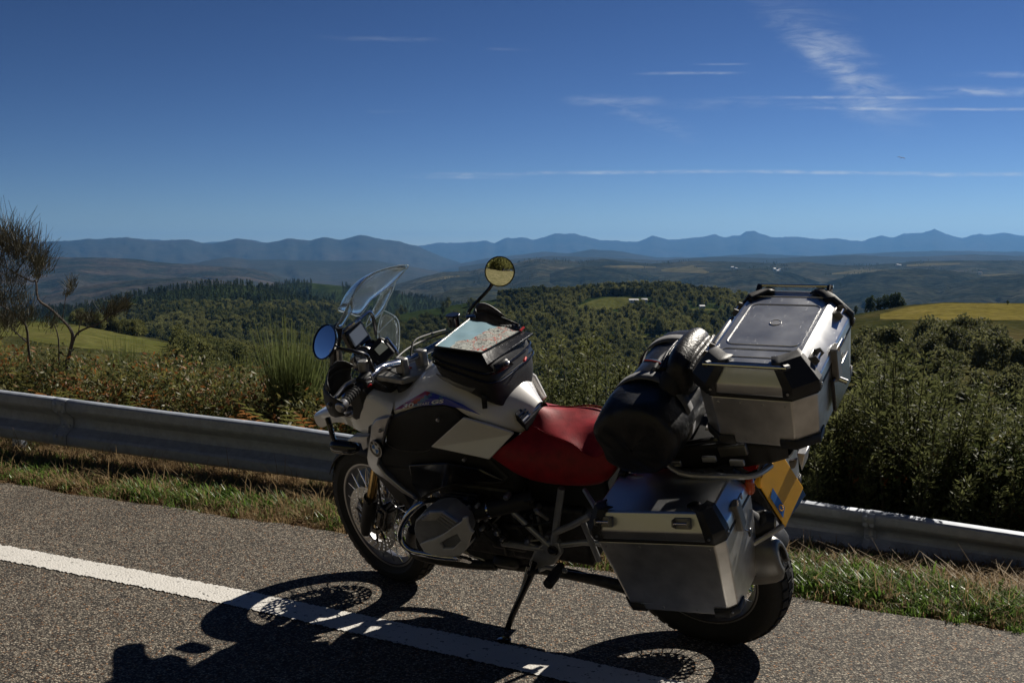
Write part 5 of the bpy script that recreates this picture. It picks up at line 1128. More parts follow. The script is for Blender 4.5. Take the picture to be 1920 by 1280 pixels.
MB().tube([B(1420, 885, .09), B(1400, 893, .12)], .012, 8).build('indicator_stalk', M_gblk, bike); ic = B(1405.5, 909, .15); MB().tube([ic + Vector((.0, -.01, .034)), ic + Vector((0, .004, .014)), ic + Vector((0, .006, -.014)), ic + Vector((.0, -.01, -.034))], [.008, .019, .019, .008], 14, smooth=3).build('indicator', M_or, bike)
MB().tube([Vector((ic.x, -ic.y, ic.z + .034)), Vector((ic.x, -ic.y, ic.z)), Vector((ic.x, -ic.y, ic.z - .034))], [.008, .019, .008], 14, smooth=3).build('indicator', M_or, bike)
MB().prism([B(1493, 850, -.14), B(1510, 852, -.14), B(1503, 884, -.14)], (0, -.08, 0)).build('rack_bracket', M_alu, bike, bevel=.004); MB().prism([B(1478, 865, -.12), B(1494, 862, -.12), B(1490, 878, -.12), B(1482, 880, -.12)], (0, -.02, 0)).build('rack_bracket', M_can, bike, bevel=.004)
# rear mudguard
rows = []
for i in range(13):
    a = R(62 + 92 * i / 12); rows.append([(math.cos(a) * (.365 - .03 * abs(t) ** 2), t * .085, .315 + math.sin(a) * (.365 - .03 * abs(t) ** 2)) for t in np.linspace(-1, 1, 7)])
MB().sheet(rows).build('rear_mudguard', M_blk, bike, solid=.004)

# ---- cockpit
def sheet_pts(rows, name, mat, parent=bike, solid=.004, ss=2, matrix=None, sharp=180): return MB().sheet(rows).build(name, mat, parent, solid=solid, subsurf=ss, matrix=matrix, sharp=sharp)
# windscreen: main blade and two side wings
Lb = [(661, 572, .13), (662, 560, .135), (667, 546, .14), (679, 529, .135), (700, 512, .12), (730, 502, .08), (757, 497, .035)]
Rb = [(676, 592, -.10), (693, 565, -.135), (705, 556, -.14), (716, 548, -.14), (733, 535, -.125), (749, 519, -.085), (766, 498, -.03)]
rows = []
for a, b in zip(Lb, Rb):
    p, q = B(*a), B(*b); row = []
    for k in range(9):
        t = k / 8; m_ = p.lerp(q, t); m_ += Vector((.095 * (1 - (2 * t - 1) ** 2) * (1 if a[2] > .05 else .4), 0, 0)); row.append(m_)
    rows.append(row)
ws = sheet_pts(rows, 'windscreen', M_scr, solid=.004, ss=1)
M_edge = material('polished screen edge', (.70, .82, .90), .08, 0, .8, trans=.3)
def rim_of(rows, nm='screen_edge', parent=ws, r=.0022):
    lp = [r_[0] for r_ in rows] + rows[-1][1:] + [r_[-1] for r_ in reversed(rows)][1:] + list(reversed(rows[0]))[1:]
    MB().tube(lp, r, 6, smooth=2).build(nm, M_edge, parent)
rim_of(rows)
for sg, edge in ((1, [[(660, 558, .155), (650, 577, .165), (639, 598, .175), (630, 613, .18)], [(661, 580, .15), (654, 592, .16), (648, 602, .165), (641, 614, .17)]]), (-1, [[(742, 527, -.15), (736, 546, -.16), (726, 566, -.165), (719, 582, -.17)], [(716, 550, -.15), (706, 570, -.155), (697, 586, -.16), (685, 614, -.165)]])):
    rws = [[B(*p) for p in e] for e in edge]; w_ = sheet_pts(list(map(list, zip(*rws))), 'wind_deflector', M_scr, solid=.004, ss=1); rim_of(list(map(list, zip(*rws))), parent=w_)
rw = [[B(*p) for p in r_] for r_ in ([(719, 582, -.17), (741, 593, -.19)], [(712, 600, -.175), (748, 608, -.195)], [(708, 625, -.175), (749, 628, -.195)], [(712, 640, -.17), (748, 645, -.19)], [(735, 650, -.17), (746, 658, -.185)])]
w_ = sheet_pts(rw, 'wind_deflector', M_scr, solid=.004, ss=1); rim_of(rw, parent=w_)
rw2 = [[Vector((p.x, -p.y, p.z)) for p in r_] for r_ in rw]
MB().tube([B(740, 594, -.19), B(724, 608, -.18), B(708, 625, -.17)], .002, 6).build('screen_edge', M_edge, w_)
# instrument carrier, navigation screen, dials
def frame4(a, b, c, d): return [a, b, c, d]
gy = [B(645.5, 624, .05), B(670, 599, -.04), B(680, 602, -.05), B(699, 636, -.045), B(664, 657, .05)]
gn = (gy[1] - gy[0]).cross(gy[4] - gy[0]).normalized(); gn = gn if gn.x < 0 else -gn
gps = MB().prism(gy, -gn * .035).build('navigation_unit', M_gblk, bike, bevel=.008)
scn = [B(651, 627.5, .038), B(674, 606, -.035), B(688, 628.4, -.036), B(665, 650.5, .038)]
MB().prism([p + gn * .009 for p in scn], -gn * .008).build('navigation_screen', M_lcd, gps, bevel=.001)
MB().tube([p + gn * .0095 for p in scn] + [scn[0] + gn * .0095], .0018, 6).build('screen_bezel', M_eng, gps)
ib = [B(687, 660, .02), B(712, 630, -.05), B(722, 634, -.06), B(742, 660, -.06), B(712, 683, .02), B(700, 676, .03)]
inn = (ib[1] - ib[0]).cross(ib[4] - ib[0]).normalized(); inn = inn if inn.x < 0 else -inn
dash = MB().prism(ib, -inn * .05).build('instrument_panel', M_blk, bike, bevel=.008)
lc_ = [B(700.5, 656, -.005), B(716, 640.5, -.05), B(729.5, 652.5, -.05), B(711.5, 668, -.005)]
MB().prism([p + inn * .010 for p in lc_], -inn * .009).build('display', M_lcd2, dash); MB().tube([p + inn * .0105 for p in lc_] + [lc_[0] + inn * .0105], .0025, 6).build('display_bezel', M_gblk, dash)
sc_ = B(683, 671, .045); sn = Vector((-1, .15, .65)).normalized()
sp = MB().lathe([(-.05, .0), (-.05, .04), (-.01, .05), (.008, .050), (.010, .045), (.0, .043), (0, 0)], sc_, sn, 36).build('speedometer', M_gblk, bike); MB().lathe([(.0015, .0), (.0015, .0425), (.0015, .0425)], sc_, sn, 36).build('dial_face', M_dial, sp)
sc2 = sc_ + Vector((.02, -.085, -.01)); sp2 = MB().lathe([(-.05, .0), (-.05, .035), (-.01, .043), (.008, .043), (.010, .038), (0, .036), (0, 0)], sc2, sn, 32).build('tachometer', M_gblk, bike)
MB().tube([B(645, 620, .10), B(658, 610, .09), B(672, 600, .06), B(690, 585.5, .0), B(697, 589, -.02), B(702, 606, -.04), B(705, 626, -.05)], .0075, 10, smooth=4).build('screen_bracket', M_chrome, bike)
MB().tube([B(724, 633, -.07), B(735, 648, -.075), B(748, 666, -.08)], .0075, 8).build('screen_bracket', M_chrome, bike)
MB().tube([B(636, 655, .14), B(637, 675, .14), B(640, 693, .14), B(652, 708, .12)], .011, 10, smooth=3).build('fairing_strut', M_silver, bike)
MB().prism([B(627, 617, .15), B(636, 608, .14), B(645, 612, .13), B(640, 640, .13), B(634, 690, .13), B(622, 702, .13), B(624, 660, .15)], (.03, -.02, 0)).build('fairing_strut', M_eng, bike, bevel=.006)
MB().box((1.24, 0, 1.04), (.10, .16, .10)).build('cockpit_core', M_blk, bike, bevel=.03)
# ---- handlebar (turns with the wheel)
def tubeS(name, pts, r, mat, n=12, sm=3, bev=0, parent=bike): return MB().tube(pts, r, n, smooth=sm).build(name, mat, parent, matrix=STM)
bL, bR = S(642, 759, .445), S(980, 606, -.47)
gl_ = S(676, 722, .33)
hb = [bL, gl_, S(695, 706, .27), S(708, 693.5, .215), S(721, 687, .17), S(753, 679, .05)]; cen = (hb[-1] + Vector((hb[-1].x, -.05, hb[-1].z))) / 2
hbR = [Vector((p.x, -p.y, p.z)) for p in reversed(hb)]
bar = tubeS('handlebar', hb[1:] + hbR[:-1], .0145, M_chrome, 14)
for sg, sidepts in ((1, hb), (-1, list(reversed(hbR)))):
    e, g = Vector(sidepts[0]), Vector(sidepts[1]); dv = (e - g).normalized()
    MB().tube([g, e - dv * .012], .0175, 16).build('grip', M_grip, bike, matrix=STM)
    for k in range(7): 
        q = g.lerp(e, .12 + .11 * k); MB().tube([q, q + dv * .004], .0188, 16).build('grip_ring', M_grip, bike, matrix=STM)
    MB().tube([e - dv * .014, e + dv * .004, e + dv * .02, e + dv * .024], [.020, .021, .019, .012], 18).build('bar_end', M_silver if sg > 0 else M_gblk, bike, bevel=.002, matrix=STM)
    MB().tube([e + dv * .006, e + dv * .012], .0222, 18).build('bar_end_ring', M_blk, bike, matrix=STM)
    sw = g + dv * -.03; MB().box(sw, (.042, .055, .05), Vector(dv).to_track_quat('Y', 'Z').to_matrix()).build('switch_block', M_blk, bike, bevel=.008, matrix=STM)
    for k, (dx, dz) in enumerate(((-.022, .012), (-.024, -.004), (-.02, -.016))): MB().box(sw + Vector((dx, 0, dz)), (.010, .022, .009)).build('switch_button', M_redl if k == 2 else M_silver, bike, bevel=.002, matrix=STM)
    lv = g + Vector((.035, 0, .0)); MB().tube([lv + dv * -.03, lv + Vector((.03, 0, .005)) + dv * .02, lv + Vector((.035, 0, .0)) + dv * .09, lv + Vector((.03, 0, -.002)) + dv * .15], [.009, .008, .007, .008], 8, smooth=3).build('lever', M_silver, bike, matrix=STM)
    rs_ = g + dv * -.055 + Vector((.02, 0, .035)); MB().tube([rs_ + Vector((0, 0, -.02)), rs_ + Vector((0, 0, .022)), rs_ + Vector((0, 0, .026))], [.019, .021, .018], 16).build('fluid_reservoir', M_gblk if sg < 0 else M_cast, bike, bevel=.002, matrix=STM)
    # handguard: curved shell with a raised spoiler
    HU = [0, .12, .32, .58, .76, .88, .95, 1.]
    def HG(u, v):       # u along the shell from the switch block to the bar end, v up -1..1
        a_ = np.interp(u, HU, [-.15, .0, .3, .7, .97, 1.10, 1.13, 1.10]); f_ = np.interp(u, HU, [.07, .105, .128, .135, .122, .085, .04, -.004]); hh = np.interp(u, HU, [.036, .046, .054, .057, .054, .048, .036, .026]); zo = np.interp(u, HU, [.012, .010, .006, .0, -.004, -.008, -.008, -.004])
        return g.lerp(e, float(a_)) + Vector((float(f_) - .016 * v * v, 0, float(hh) * v + float(zo)))
    gr = [[HG(u, v) for u in np.linspace(0, 1, 13)] for v in np.linspace(-1, 1, 7)]
    hgo = MB().sheet(gr).build('handguard', M_blk, bike, solid=.004, matrix=STM, sharp=60)
    up2 = [[HG(u, 1) + Vector((-.012 * k - .003, 0, (.046 if k == 2 else .026 if k == 1 else 0) * math.sin(math.pi * min(1, max(0, (u + .03) / .88))) ** .7)) for u in np.linspace(.02, .84, 15)] for k in range(3)]
    MB().sheet(up2).build('guard_spoiler', M_eng, hgo, solid=.003, sharp=60)
    if sg > 0: gL_ = g
for y in (.05, -.05):
    c0 = Vector((hb[-1].x, y, hb[-1].z)); MB().box(c0 + Vector((0, 0, -.018)), (.052, .034, .075)).build('bar_clamp', M_cast, bike, bevel=.008, matrix=STM)
MB().prism([(hb[-1].x + .09, .12, hb[-1].z - .07), (hb[-1].x - .05, .10, hb[-1].z - .07), (hb[-1].x - .08, 0, hb[-1].z - .07), (hb[-1].x - .05, -.10, hb[-1].z - .07), (hb[-1].x + .09, -.12, hb[-1].z - .07)], (0, 0, .024)).build('fork_crown', M_cast, bike, bevel=.006, matrix=STM)
MB().box((hb[-1].x + .0, 0, hb[-1].z - .14), (.10, .14, .12)).build('steering_head', M_eng, bike, bevel=.02)
# mirrors
def mirror(cx, cy, y, n, r, stalk, ry=1.):
    c = S(cx, cy, y); n = Vector(n).normalized()
    root = MB().lathe([(-.022, 0), (-.020, r * .55), (-.010, r * .98), (.0, r * 1.07), (.004, r * 1.06), (.004, r * .99)], c, n, 40, caps=False).build('mirror', M_gblk, bike, matrix=STM)
    MB().lathe([(.0035, .0), (.0032, r * .4), (.0022, r * .8), (.0012, r * 1.0)], c, n, 40, caps=False).build('mirror_glass', M_mir, root)
    MB().tube([c - n * .016] + [S(*p) for p in stalk], [.010] + [.0075] * len(stalk), 10, smooth=3).build('mirror_stalk', M_gblk, bike, matrix=STM)
def mdir(px, py, y, a, rx, rz):       # normal of a glass: mostly towards the rider, turned aside by rx and up by rz
    pw = Vector(BIKE @ (STM @ S(px, py, y))); vv_ = (Vector(CV) - pw).normalized(); nw = vv_ * a + Vector((rx, 0, rz)); return STI.to_3x3() @ Vector(BM.T @ np.array(nw))
mirror(609, 641, .40, mdir(609, 641, .40, .66, -.72, .20), .0625, [(632, 652, .36), (660, 658, .33), (687, 666, .28), (694, 680, .26), (703, 702, .245)])
mirror(937, 509, -.48, mdir(937, 509, -.48, 1., .16, .03), .060, [(918, 540, -.44), (895, 565, -.40), (879, 584, -.37), (876, 603, -.36)])
for pts in ([S(700, 712, .25), S(712, 720, .18), S(728, 730, .10), S(735, 745, .06)], [S(742, 672, .06), S(762, 655, -.05), S(790, 640, -.2), S(840, 622, -.32)], [S(720, 690, .17), S(745, 700, .1), S(768, 705, .0)], [S(690, 700, .27), S(680, 730, .2), S(700, 745, .1)], [S(770, 668, .0), S(776, 640, -.05), S(800, 628, -.15), S(835, 618, -.3)]):
    MB().tube(pts, .0042, 7, smooth=5).build('cable', M_blk, bike, matrix=STM)
rsv = S(851, 603, -.30); MB().tube([rsv + Vector((0, 0, -.02)), rsv + Vector((0, 0, .022)), rsv + Vector((0, 0, .024)), rsv + Vector((0, 0, .032))], [.026, .028, .031, .030], 20).build('fluid_reservoir', M_gblk, bike, bevel=.002, matrix=STM)
ig = S(769, 691, .0); MB().box(ig, (.016, .012, .016)).build('key_tag', M_or, bike, bevel=.002, matrix=STM)

# ================================================================== LUGGAGE
def lid_metal():
    m = bpy.data.materials.new('scratched aluminium'); m.use_nodes = True; nt = m.node_tree; P = nt.nodes['Principled BSDF']; N = nt.nodes.new; L = nt.links.new
    tc = N('ShaderNodeTexCoord')
    def streaks(rz, sx, sy, thr):
        mp = N('ShaderNodeMapping'); mp.inputs['Rotation'].default_value = (0, 0, rz); mp.inputs['Scale'].default_value = (sx, sy, 1); L(tc.outputs['Object'], mp.inputs[0])
        n = N('ShaderNodeTexNoise'); n.inputs['Scale'].default_value = 1; n.inputs['Detail'].default_value = 4; L(mp.outputs[0], n.inputs['Vector'])
        r = N('ShaderNodeMapRange'); r.inputs[1].default_value = thr; r.inputs[2].default_value = thr + .03; L(n.outputs['Fac'], r.inputs[0]); return r.outputs[0]
    a = streaks(.5, 420, 26, .71); b = streaks(-1.0, 500, 22, .715); c = streaks(1.5, 300, 30, .73)
    mx = N('ShaderNodeMath'); mx.operation = 'MAXIMUM'; L(a, mx.inputs[0]); L(b, mx.inputs[1]); m2 = N('ShaderNodeMath'); m2.operation = 'MAXIMUM'; L(mx.outputs[0], m2.inputs[0]); L(c, m2.inputs[1])
    bl = N('ShaderNodeTexNoise'); bl.inputs['Scale'].default_value = 9; bl.inputs['Detail'].default_value = 7; L(tc.outputs['Object'], bl.inputs['Vector'])
    c1 = N('ShaderNodeMixRGB'); c1.inputs[1].default_value = (.46, .47, .48, 1); c1.inputs[2].default_value = (.66, .67, .68, 1); L(bl.outputs['Fac'], c1.inputs[0])
    c2 = N('ShaderNodeMixRGB'); c2.inputs[2].default_value = (.8, .8, .8, 1); L(m2.outputs[0], c2.inputs[0]); L(c1.outputs[0], c2.inputs[1]); L(c2.outputs[0], P.inputs['Base Color'])
    r = N('ShaderNodeMapRange'); r.inputs[3].default_value = .25; r.inputs[4].default_value = .45; L(bl.outputs['Fac'], r.inputs[0])
    r2 = N('ShaderNodeMixRGB'); r2.inputs[2].default_value = (.6, .6, .6, 1); L(m2.outputs[0], r2.inputs[0]); L(r.outputs[0], r2.inputs[1]); L(r2.outputs[0], P.inputs['Roughness']); P.inputs['Metallic'].default_value = 1
    b_ = N('ShaderNodeBump'); b_.inputs['Strength'].default_value = .12; b_.inputs['Distance'].default_value = .001; L(m2.outputs[0], b_.inputs['Height']); L(b_.outputs[0], P.inputs['Normal'])
    return m
M_lid = lid_metal(); M_rivet = material('rivet', (.5, .5, .5), .35, 1.); M_seal = material('black lid seal', (.012, .012, .012), .6)
def octo(x0, x1, y0, y1, z, c): return [Vector(p) for p in ((x0 + c, y0, z), (x1 - c, y0, z), (x1, y0 + c, z), (x1, y1 - c, z), (x1 - c, y1, z), (x0 + c, y1, z), (x0, y1 - c, z), (x0, y0 + c, z))]
def eyelet(parent, c, n, along, name='lashing_eye'):
    n = Vector(n).normalized(); a = Vector(along).normalized(); t = n.cross(a)
    M3 = Matrix((a, t, n)).transposed()
    e = MB().box(c + n * .003, (.058, .036, .006), M3).build(name, M_can, parent, bevel=.003)
    for s in (-1, 1): MB().prism([c + a * s * .024 + t * .016 + n * .004, c + a * s * .024 - t * .016 + n * .004, c + a * s * .024 - t * .010 + n * .026, c + a * s * .024 + t * .010 + n * .026], a * s * .004).build('eye_cheek', M_can, e)
    MB().tube([c - a * .026 + n * .020, c + a * .026 + n * .020], .0035, 8).build('eye_bar', M_chrome, e)
    return e
def alu_case(name, X0, X1, Y0, Y1, z0, z1, z2, ch, ins, matrix, label, bot=None, side_out=1, rails=True):
    root = empty(name); root.matrix_world = BIKE @ matrix; bot = bot or (0, 0, 0, 0)
    base = octo(X0 + bot[0], X1 - bot[1], Y0 + bot[2], Y1 - bot[3], z0, ch * .9); top = octo(X0, X1, Y0, Y1, z1, ch)
    m = MB(); m.add(base + top, [tuple(range(7, -1, -1)), tuple(range(8, 16))] + [(i, (i + 1) % 8, 8 + (i + 1) % 8, 8 + i) for i in range(8)]); m.build('body', M_alu, root, bevel=.004)
    s0 = octo(X0 - .003, X1 + .003, Y0 - .003, Y1 + .003, z1 + .001, ch); s1 = [p + Vector((0, 0, .012)) for p in s0]
    m = MB(); m.add(s0 + s1, [tuple(range(7, -1, -1)), tuple(range(8, 16))] + [(i, (i + 1) % 8, 8 + (i + 1) % 8, 8 + i) for i in range(8)]); m.build('lid_seal', M_seal, root, bevel=.002)
    l0 = octo(X0 - .004, X1 + .004, Y0 - .004, Y1 + .004, z1 + .013, ch); zm = z1 + .013 + (z2 - z1) * .34; l1 = [Vector((p.x, p.y, zm)) for p in l0]; l2 = octo(X0 + ins[0], X1 - ins[1], Y0 + ins[2], Y1 - ins[3], z2, ch * .8)
    m = MB(); m.add(l0 + l1 + l2, [tuple(range(7, -1, -1)), tuple(range(16, 24))] + [(i, (i + 1) % 8, 8 + (i + 1) % 8, 8 + i) for i in range(8)] + [(8 + i, 8 + (i + 1) % 8, 16 + (i + 1) % 8, 16 + i) for i in range(8)])
    lid = m.build('lid', M_lid, root, bevel=.005)
    # black corner caps on the lid, corner shoes at the bottom
    k = 0
    for (i, j) in ((1, 2), (3, 4), (5, 6), (7, 0)):
        pr, nx = (i - 1) % 8, (j + 1) % 8; e = .052
        def along(ring, a, b, d): return ring[a] + (ring[b] - ring[a]).normalized() * d
        cx, cy = (X0 + X1) / 2, (Y0 + Y1) / 2
        def out(p, o=.004): q = Vector((p.x - cx, p.y - cy, 0)); return p + Vector((math.copysign(o, q.x), math.copysign(o, q.y), 0))
        A = [out(along(r, i, pr, e * .55)) for r in (l0, l1)] + [out(along(l2, i, pr, e * .45)) + Vector((0, 0, .004))]
        Bq = [out(r[i]) for r in (l0, l1)] + [out(l2[i]) + Vector((0, 0, .007))]
        Cq = [out(r[j]) for r in (l0, l1)] + [out(l2[j]) + Vector((0, 0, .007))]
        Dq = [out(along(r, j, nx, e * .55)) for r in (l0, l1)] + [out(along(l2, j, nx, e * .45)) + Vector((0, 0, .004))]
        cen_ = Vector((cx, cy, 0)); tp = [p.lerp(Vector((cx, cy, p.z)), .14) + Vector((0, 0, .003)) for p in (A[2], Bq[2], Cq[2], Dq[2])]
        cap = MB().sheet([[A[q], Bq[q], Cq[q], Dq[q]] for q in range(3)] + [tp]).build('corner_cap', M_blk, root, solid=.006, sharp=30, offset=0)
        for p in (A[0].lerp(A[1], .5).lerp(Bq[0].lerp(Bq[1], .5), .4), Dq[0].lerp(Dq[1], .5).lerp(Cq[0].lerp(Cq[1], .5), .4)): MB().lathe([(0, 0), (0, .0045), (.003, .004), (.004, 0)], out(p, .004), Vector((p.x - cx, p.y - cy, 0)) * .0 + (Vector((0, math.copysign(1, p.y - cy), 0)) if abs(p.y - cy) / (Y1 - Y0) > abs(p.x - cx) / (X1 - X0) else Vector((math.copysign(1, p.x - cx), 0, 0))), 12).build('rivet', M_rivet, cap)
        sh = []
        for zz in (0, .028):
            ring = [p.lerp(t_, zz / (z1 - z0)) for p, t_ in zip(base, top)]; sh.append([out(along(ring, i, pr, .05), .003), out(ring[i], .003), out(ring[j], .003), out(along(ring, j, nx, .05), .003)])
        lowr = [p.lerp(Vector((cx, cy, p.z)), .12) + Vector((0, 0, -.004)) for p in sh[0]]
        MB().sheet([lowr, [p + Vector((0, 0, -.003)) for p in sh[0]], sh[1]]).build('corner_shoe', M_blk, root, solid=.004, sharp=30, offset=0)
    for side in (0, 1):                           # rivets along the long faces
        y = (Y1 if side else Y0)
        for q in np.linspace(X0 + ch + .02, X1 - ch - .02, 4):
            MB().lathe([(0, 0), (0, .0042), (.002, .004), (.003, 0)], (q, y + (.0 if side else 0), z1 - .018), (0, 1 if side else -1, 0), 10).build('rivet', M_rivet, root)
            yb = (Y1 - bot[3] if side else Y0 + bot[2]); MB().lathe([(0, 0), (0, .0042), (.002, .004), (.003, 0)], (q, yb + (y - yb) * .06, z0 + .016), (0, 1 if side else -1, 0), 10).build('rivet', M_rivet, root)
    return root, lid, l1, l2
tc, tlid, l1, l2 = alu_case('top_case', -.545, -.175, -.285, .275, 1.055, 1.228, 1.332, .062, (.050, .045, .015, .032), Matrix.Identity(4), None, bot=(.012, .012, .012, .02))
tag(tc, 'large scratched aluminium top case with black corner caps mounted behind the seat', 'top case')
# pressed outlines on the lid, rails, lashing eyes, latches
zt = 1.3335
def rr(x0, x1, y0, y1, r, z):
    P = []
    for cx, cy, a0 in ((x1 - r, y1 - r, 0), (x0 + r, y1 - r, 90), (x0 + r, y0 + r, 180), (x1 - r, y0 + r, 270)):
        for k in range(5): a = R(a0 + 22.5 * k); P.append((cx + r * math.cos(a), cy + r * math.sin(a), z))
    return P + [P[0]]
for q in ((-.475, -.245, .155, .205, .02), (-.475, -.245, -.16, .125, .025)):
    MB().tube(rr(q[0], q[1], q[2], q[3], q[4], zt - .0012), .0022, 5).build('pressed_groove', M_alu, tc)
MB().tube([(-.5, -.222, zt - .001), (-.22, -.222, zt - .001)], .0022, 5).build('pressed_groove', M_alu, tc)
MB().lathe([(-.002, 0), (-.002, .019), (.0004, .019), (.0006, .017), (-.0006, .0165), (-.0006, 0)], (-.36, -.03, zt), (0, 0, 1), 32).build('pressed_groove', M_alu, tc)
for y in (.283, -.285):
    sg = 1 if y > 0 else -1; MB().tube([(-.475, y - sg * .03, 1.33), (-.47, y, 1.342), (-.47, y, 1.343)], .010, 8).build('rail_end', M_blk, tc); MB().tube([(-.235, y - sg * .03, 1.33), (-.235, y, 1.342), (-.235, y, 1.343)], .010, 8).build('rail_end', M_blk, tc)
    MB().tube([(-.482, y, 1.343), (-.228, y, 1.343)], .0055, 10).build('carry_rail', M_chrome, tc)
for x, nx in ((-.205, 1), (-.518, -1)):
    for y in (.135, -.165): eyelet(tc, Vector((x, y, 1.300)), (nx * .85, 0, .6), (0, 1, 0))
MB().box((-.188, -.02, 1.292), (.022, .20, .028), (0, R(38), 0)).build('hinge', M_can, tc, bevel=.006)
lt = MB().box((-.556, .03, 1.235), (.022, .05, .105)).build('latch', M_can, tc, bevel=.004); MB().tube([(-.572, .055, 1.287), (-.575, .055, 1.30), (-.575, .005, 1.30), (-.572, .005, 1.287)], .004, 8).build('latch_hook', M_chrome, lt); MB().tube([(-.56, .03, 1.175), (-.585, .03, 1.165)], .008, 10).build('lock', M_chrome, lt)
MB().box((-.552, -.02, 1.14), (.012, .20, .11)).build('handle_plate', M_gblk, tc, bevel=.004)
MB().box((-.517, -.03, 1.2985), (.030, .085, .0015), (0, R(-41), 0)).build('sticker', material('faded pale sticker', (.52, .56, .56), .35, .3, var=.3, vscale=60), tc)
# panniers: the left one as in the photo, the right one its mirror image
PM = Matrix.Translation((-.02, 0, .60)) @ Matrix.Rotation(R(7.6), 4, 'Y')
pn, plid, pl1, pl2 = alu_case('pannier', -.275, .195, .115, .432, -.150, .150, .252, .030, (.03, .03, .03, .03), PM, None, bot=(.04, .03, .0, .028))
tag(pn, 'dull aluminium side case strapped on the left of the rear wheel, below the dry bag', 'side case')
for x in (.125, -.155): eyelet(pn, Vector((x, .420, .223)), (0, .85, .5), (1, 0, 0))
for x in (.14, -.13): MB().lathe([(-.001, 0), (-.001, .022), (.003, .022), (.004, .018), (.004, 0)], (x + (.02 if x > 0 else -.05), .365, .2525), (0, 0, 1), 20).build('lid_dimple', M_gblk, pn)
for x in (.10, -.13): MB().tube([(x - .025, .185, .262), (x + .025, .185, .262)], .004, 8).build('eye_bar', M_chrome, pn); 
lt = MB().box((-.283, .29, .165), (.024, .04, .10)).build('latch', M_can, pn, bevel=.004); MB().tube([(-.299, .31, .215), (-.303, .31, .235), (-.303, .27, .235), (-.299, .27, .215)], .0035, 8).build('latch_hook', M_chrome, lt)
kt = MB().tube([(-.287, .30, .12), (-.292, .27, .09), (-.286, .25, .075)], .002, 6, smooth=3).build('key_cord', M_gblk, pn); MB().box((-.283, .245, .066), (.008, .02, .024)).build('key', M_gblk, kt, bevel=.003)
MB().tube([(x, .4115, -.118) for x in (.10, .055)], .0012, 5).build('pressed_mark', M_rivet, pn)
v, f = text_mesh('TRAX', .026, .0)
MB().add([(-.10 - p[0] * .95, .4075 + p[1] * .09, -.112 + p[1]) for p in v], f).build('embossed_lettering', M_rivet, pn, fixn=False)
MIR = Matrix.Diagonal((1, -1, 1, 1))
pr = copy_tree(pn); pr.matrix_world = BIKE @ MIR @ PM; tag(pr, 'aluminium side case on the far right of the rear wheel, mostly hidden', 'side case')

# tank bag
M_bag = material('black nylon bag', (.016, .016, .017), .62, var=.35, vscale=50, bump=.2, bscale=350); M_bagg = material('glossy black bag panel', (.02, .02, .021), .26, var=.3, vscale=25, bump=.08)
def map_mat():
    m = bpy.data.materials.new('road map'); m.use_nodes = True; nt = m.node_tree; P = nt.nodes['Principled BSDF']; N = nt.nodes.new; L = nt.links.new
    tc = N('ShaderNodeTexCoord'); sep = N('ShaderNodeSeparateXYZ'); L(tc.outputs['Object'], sep.inputs[0])
    nz = N('ShaderNodeTexNoise'); nz.inputs['Scale'].default_value = 13; nz.inputs['Detail'].default_value = 6; L(tc.outputs['Object'], nz.inputs['Vector'])
    s = N('ShaderNodeMath'); s.operation = 'MULTIPLY_ADD'; L(nz.outputs['Fac'], s.inputs[0]); s.inputs[1].default_value = .10; L(sep.outputs[0], s.inputs[2])
    y_ = N('ShaderNodeMath'); y_.operation = 'MULTIPLY_ADD'; L(sep.outputs[1], y_.inputs[0]); y_.inputs[1].default_value = -.10; L(s.outputs[0], y_.inputs[2])
    sea = N('ShaderNodeMath'); sea.operation = 'GREATER_THAN'; sea.inputs[1].default_value = .842; L(y_.outputs[0], sea.inputs[0])
    def roads(sc, th, col_, prev):
        d = N('ShaderNodeMixRGB'); n2 = N('ShaderNodeTexNoise'); n2.inputs['Scale'].default_value = 22; n2.inputs['Detail'].default_value = 3; L(tc.outputs['Object'], n2.inputs['Vector'])
        d.blend_type = 'ADD'; d.inputs[0].default_value = .06; L(tc.outputs['Object'], d.inputs[1]); L(n2.outputs['Color'], d.inputs[2])
        v = N('ShaderNodeTexVoronoi'); v.feature = 'DISTANCE_TO_EDGE'; v.inputs['Scale'].default_value = sc; L(d.outputs[0], v.inputs['Vector'])
        lt = N('ShaderNodeMath'); lt.operation = 'LESS_THAN'; lt.inputs[1].default_value = th; L(v.outputs['Distance'], lt.inputs[0])
        mx = N('ShaderNodeMixRGB'); mx.inputs[2].default_value = col_; L(lt.outputs[0], mx.inputs[0])
        if isinstance(prev, tuple): mx.inputs[1].default_value = prev
        else: L(prev, mx.inputs[1])
        return mx.outputs[0]
    ld = roads(75, .05, (.25, .24, .20, 1), (.56, .57, .50, 1)); ld = roads(38, .035, (.10, .11, .10, 1), ld); ld = roads(14, .02, (.55, .10, .05, 1), ld)
    mx = N('ShaderNodeMixRGB'); L(sea.outputs[0], mx.inputs[0]); L(ld, mx.inputs[1]); mx.inputs[2].default_value = (.28, .44, .50, 1); L(mx.outputs[0], P.inputs['Base Color'])
    P.inputs['Roughness'].default_value = .45; P.inputs['Coat Weight'].default_value = .8; P.inputs['Coat Roughness'].default_value = .12
    b_ = N('ShaderNodeBump'); b_.inputs['Strength'].default_value = .25; b_.inputs['Distance'].default_value = .004; L(nz.outputs['Fac'], b_.inputs['Height']); L(b_.outputs[0], P.inputs['Coat Normal'])
    return m
tb = empty('tank_bag'); tb.matrix_world = BIKE
tag(tb, 'black tank bag with a folded road map under its clear window', 'tank bag')
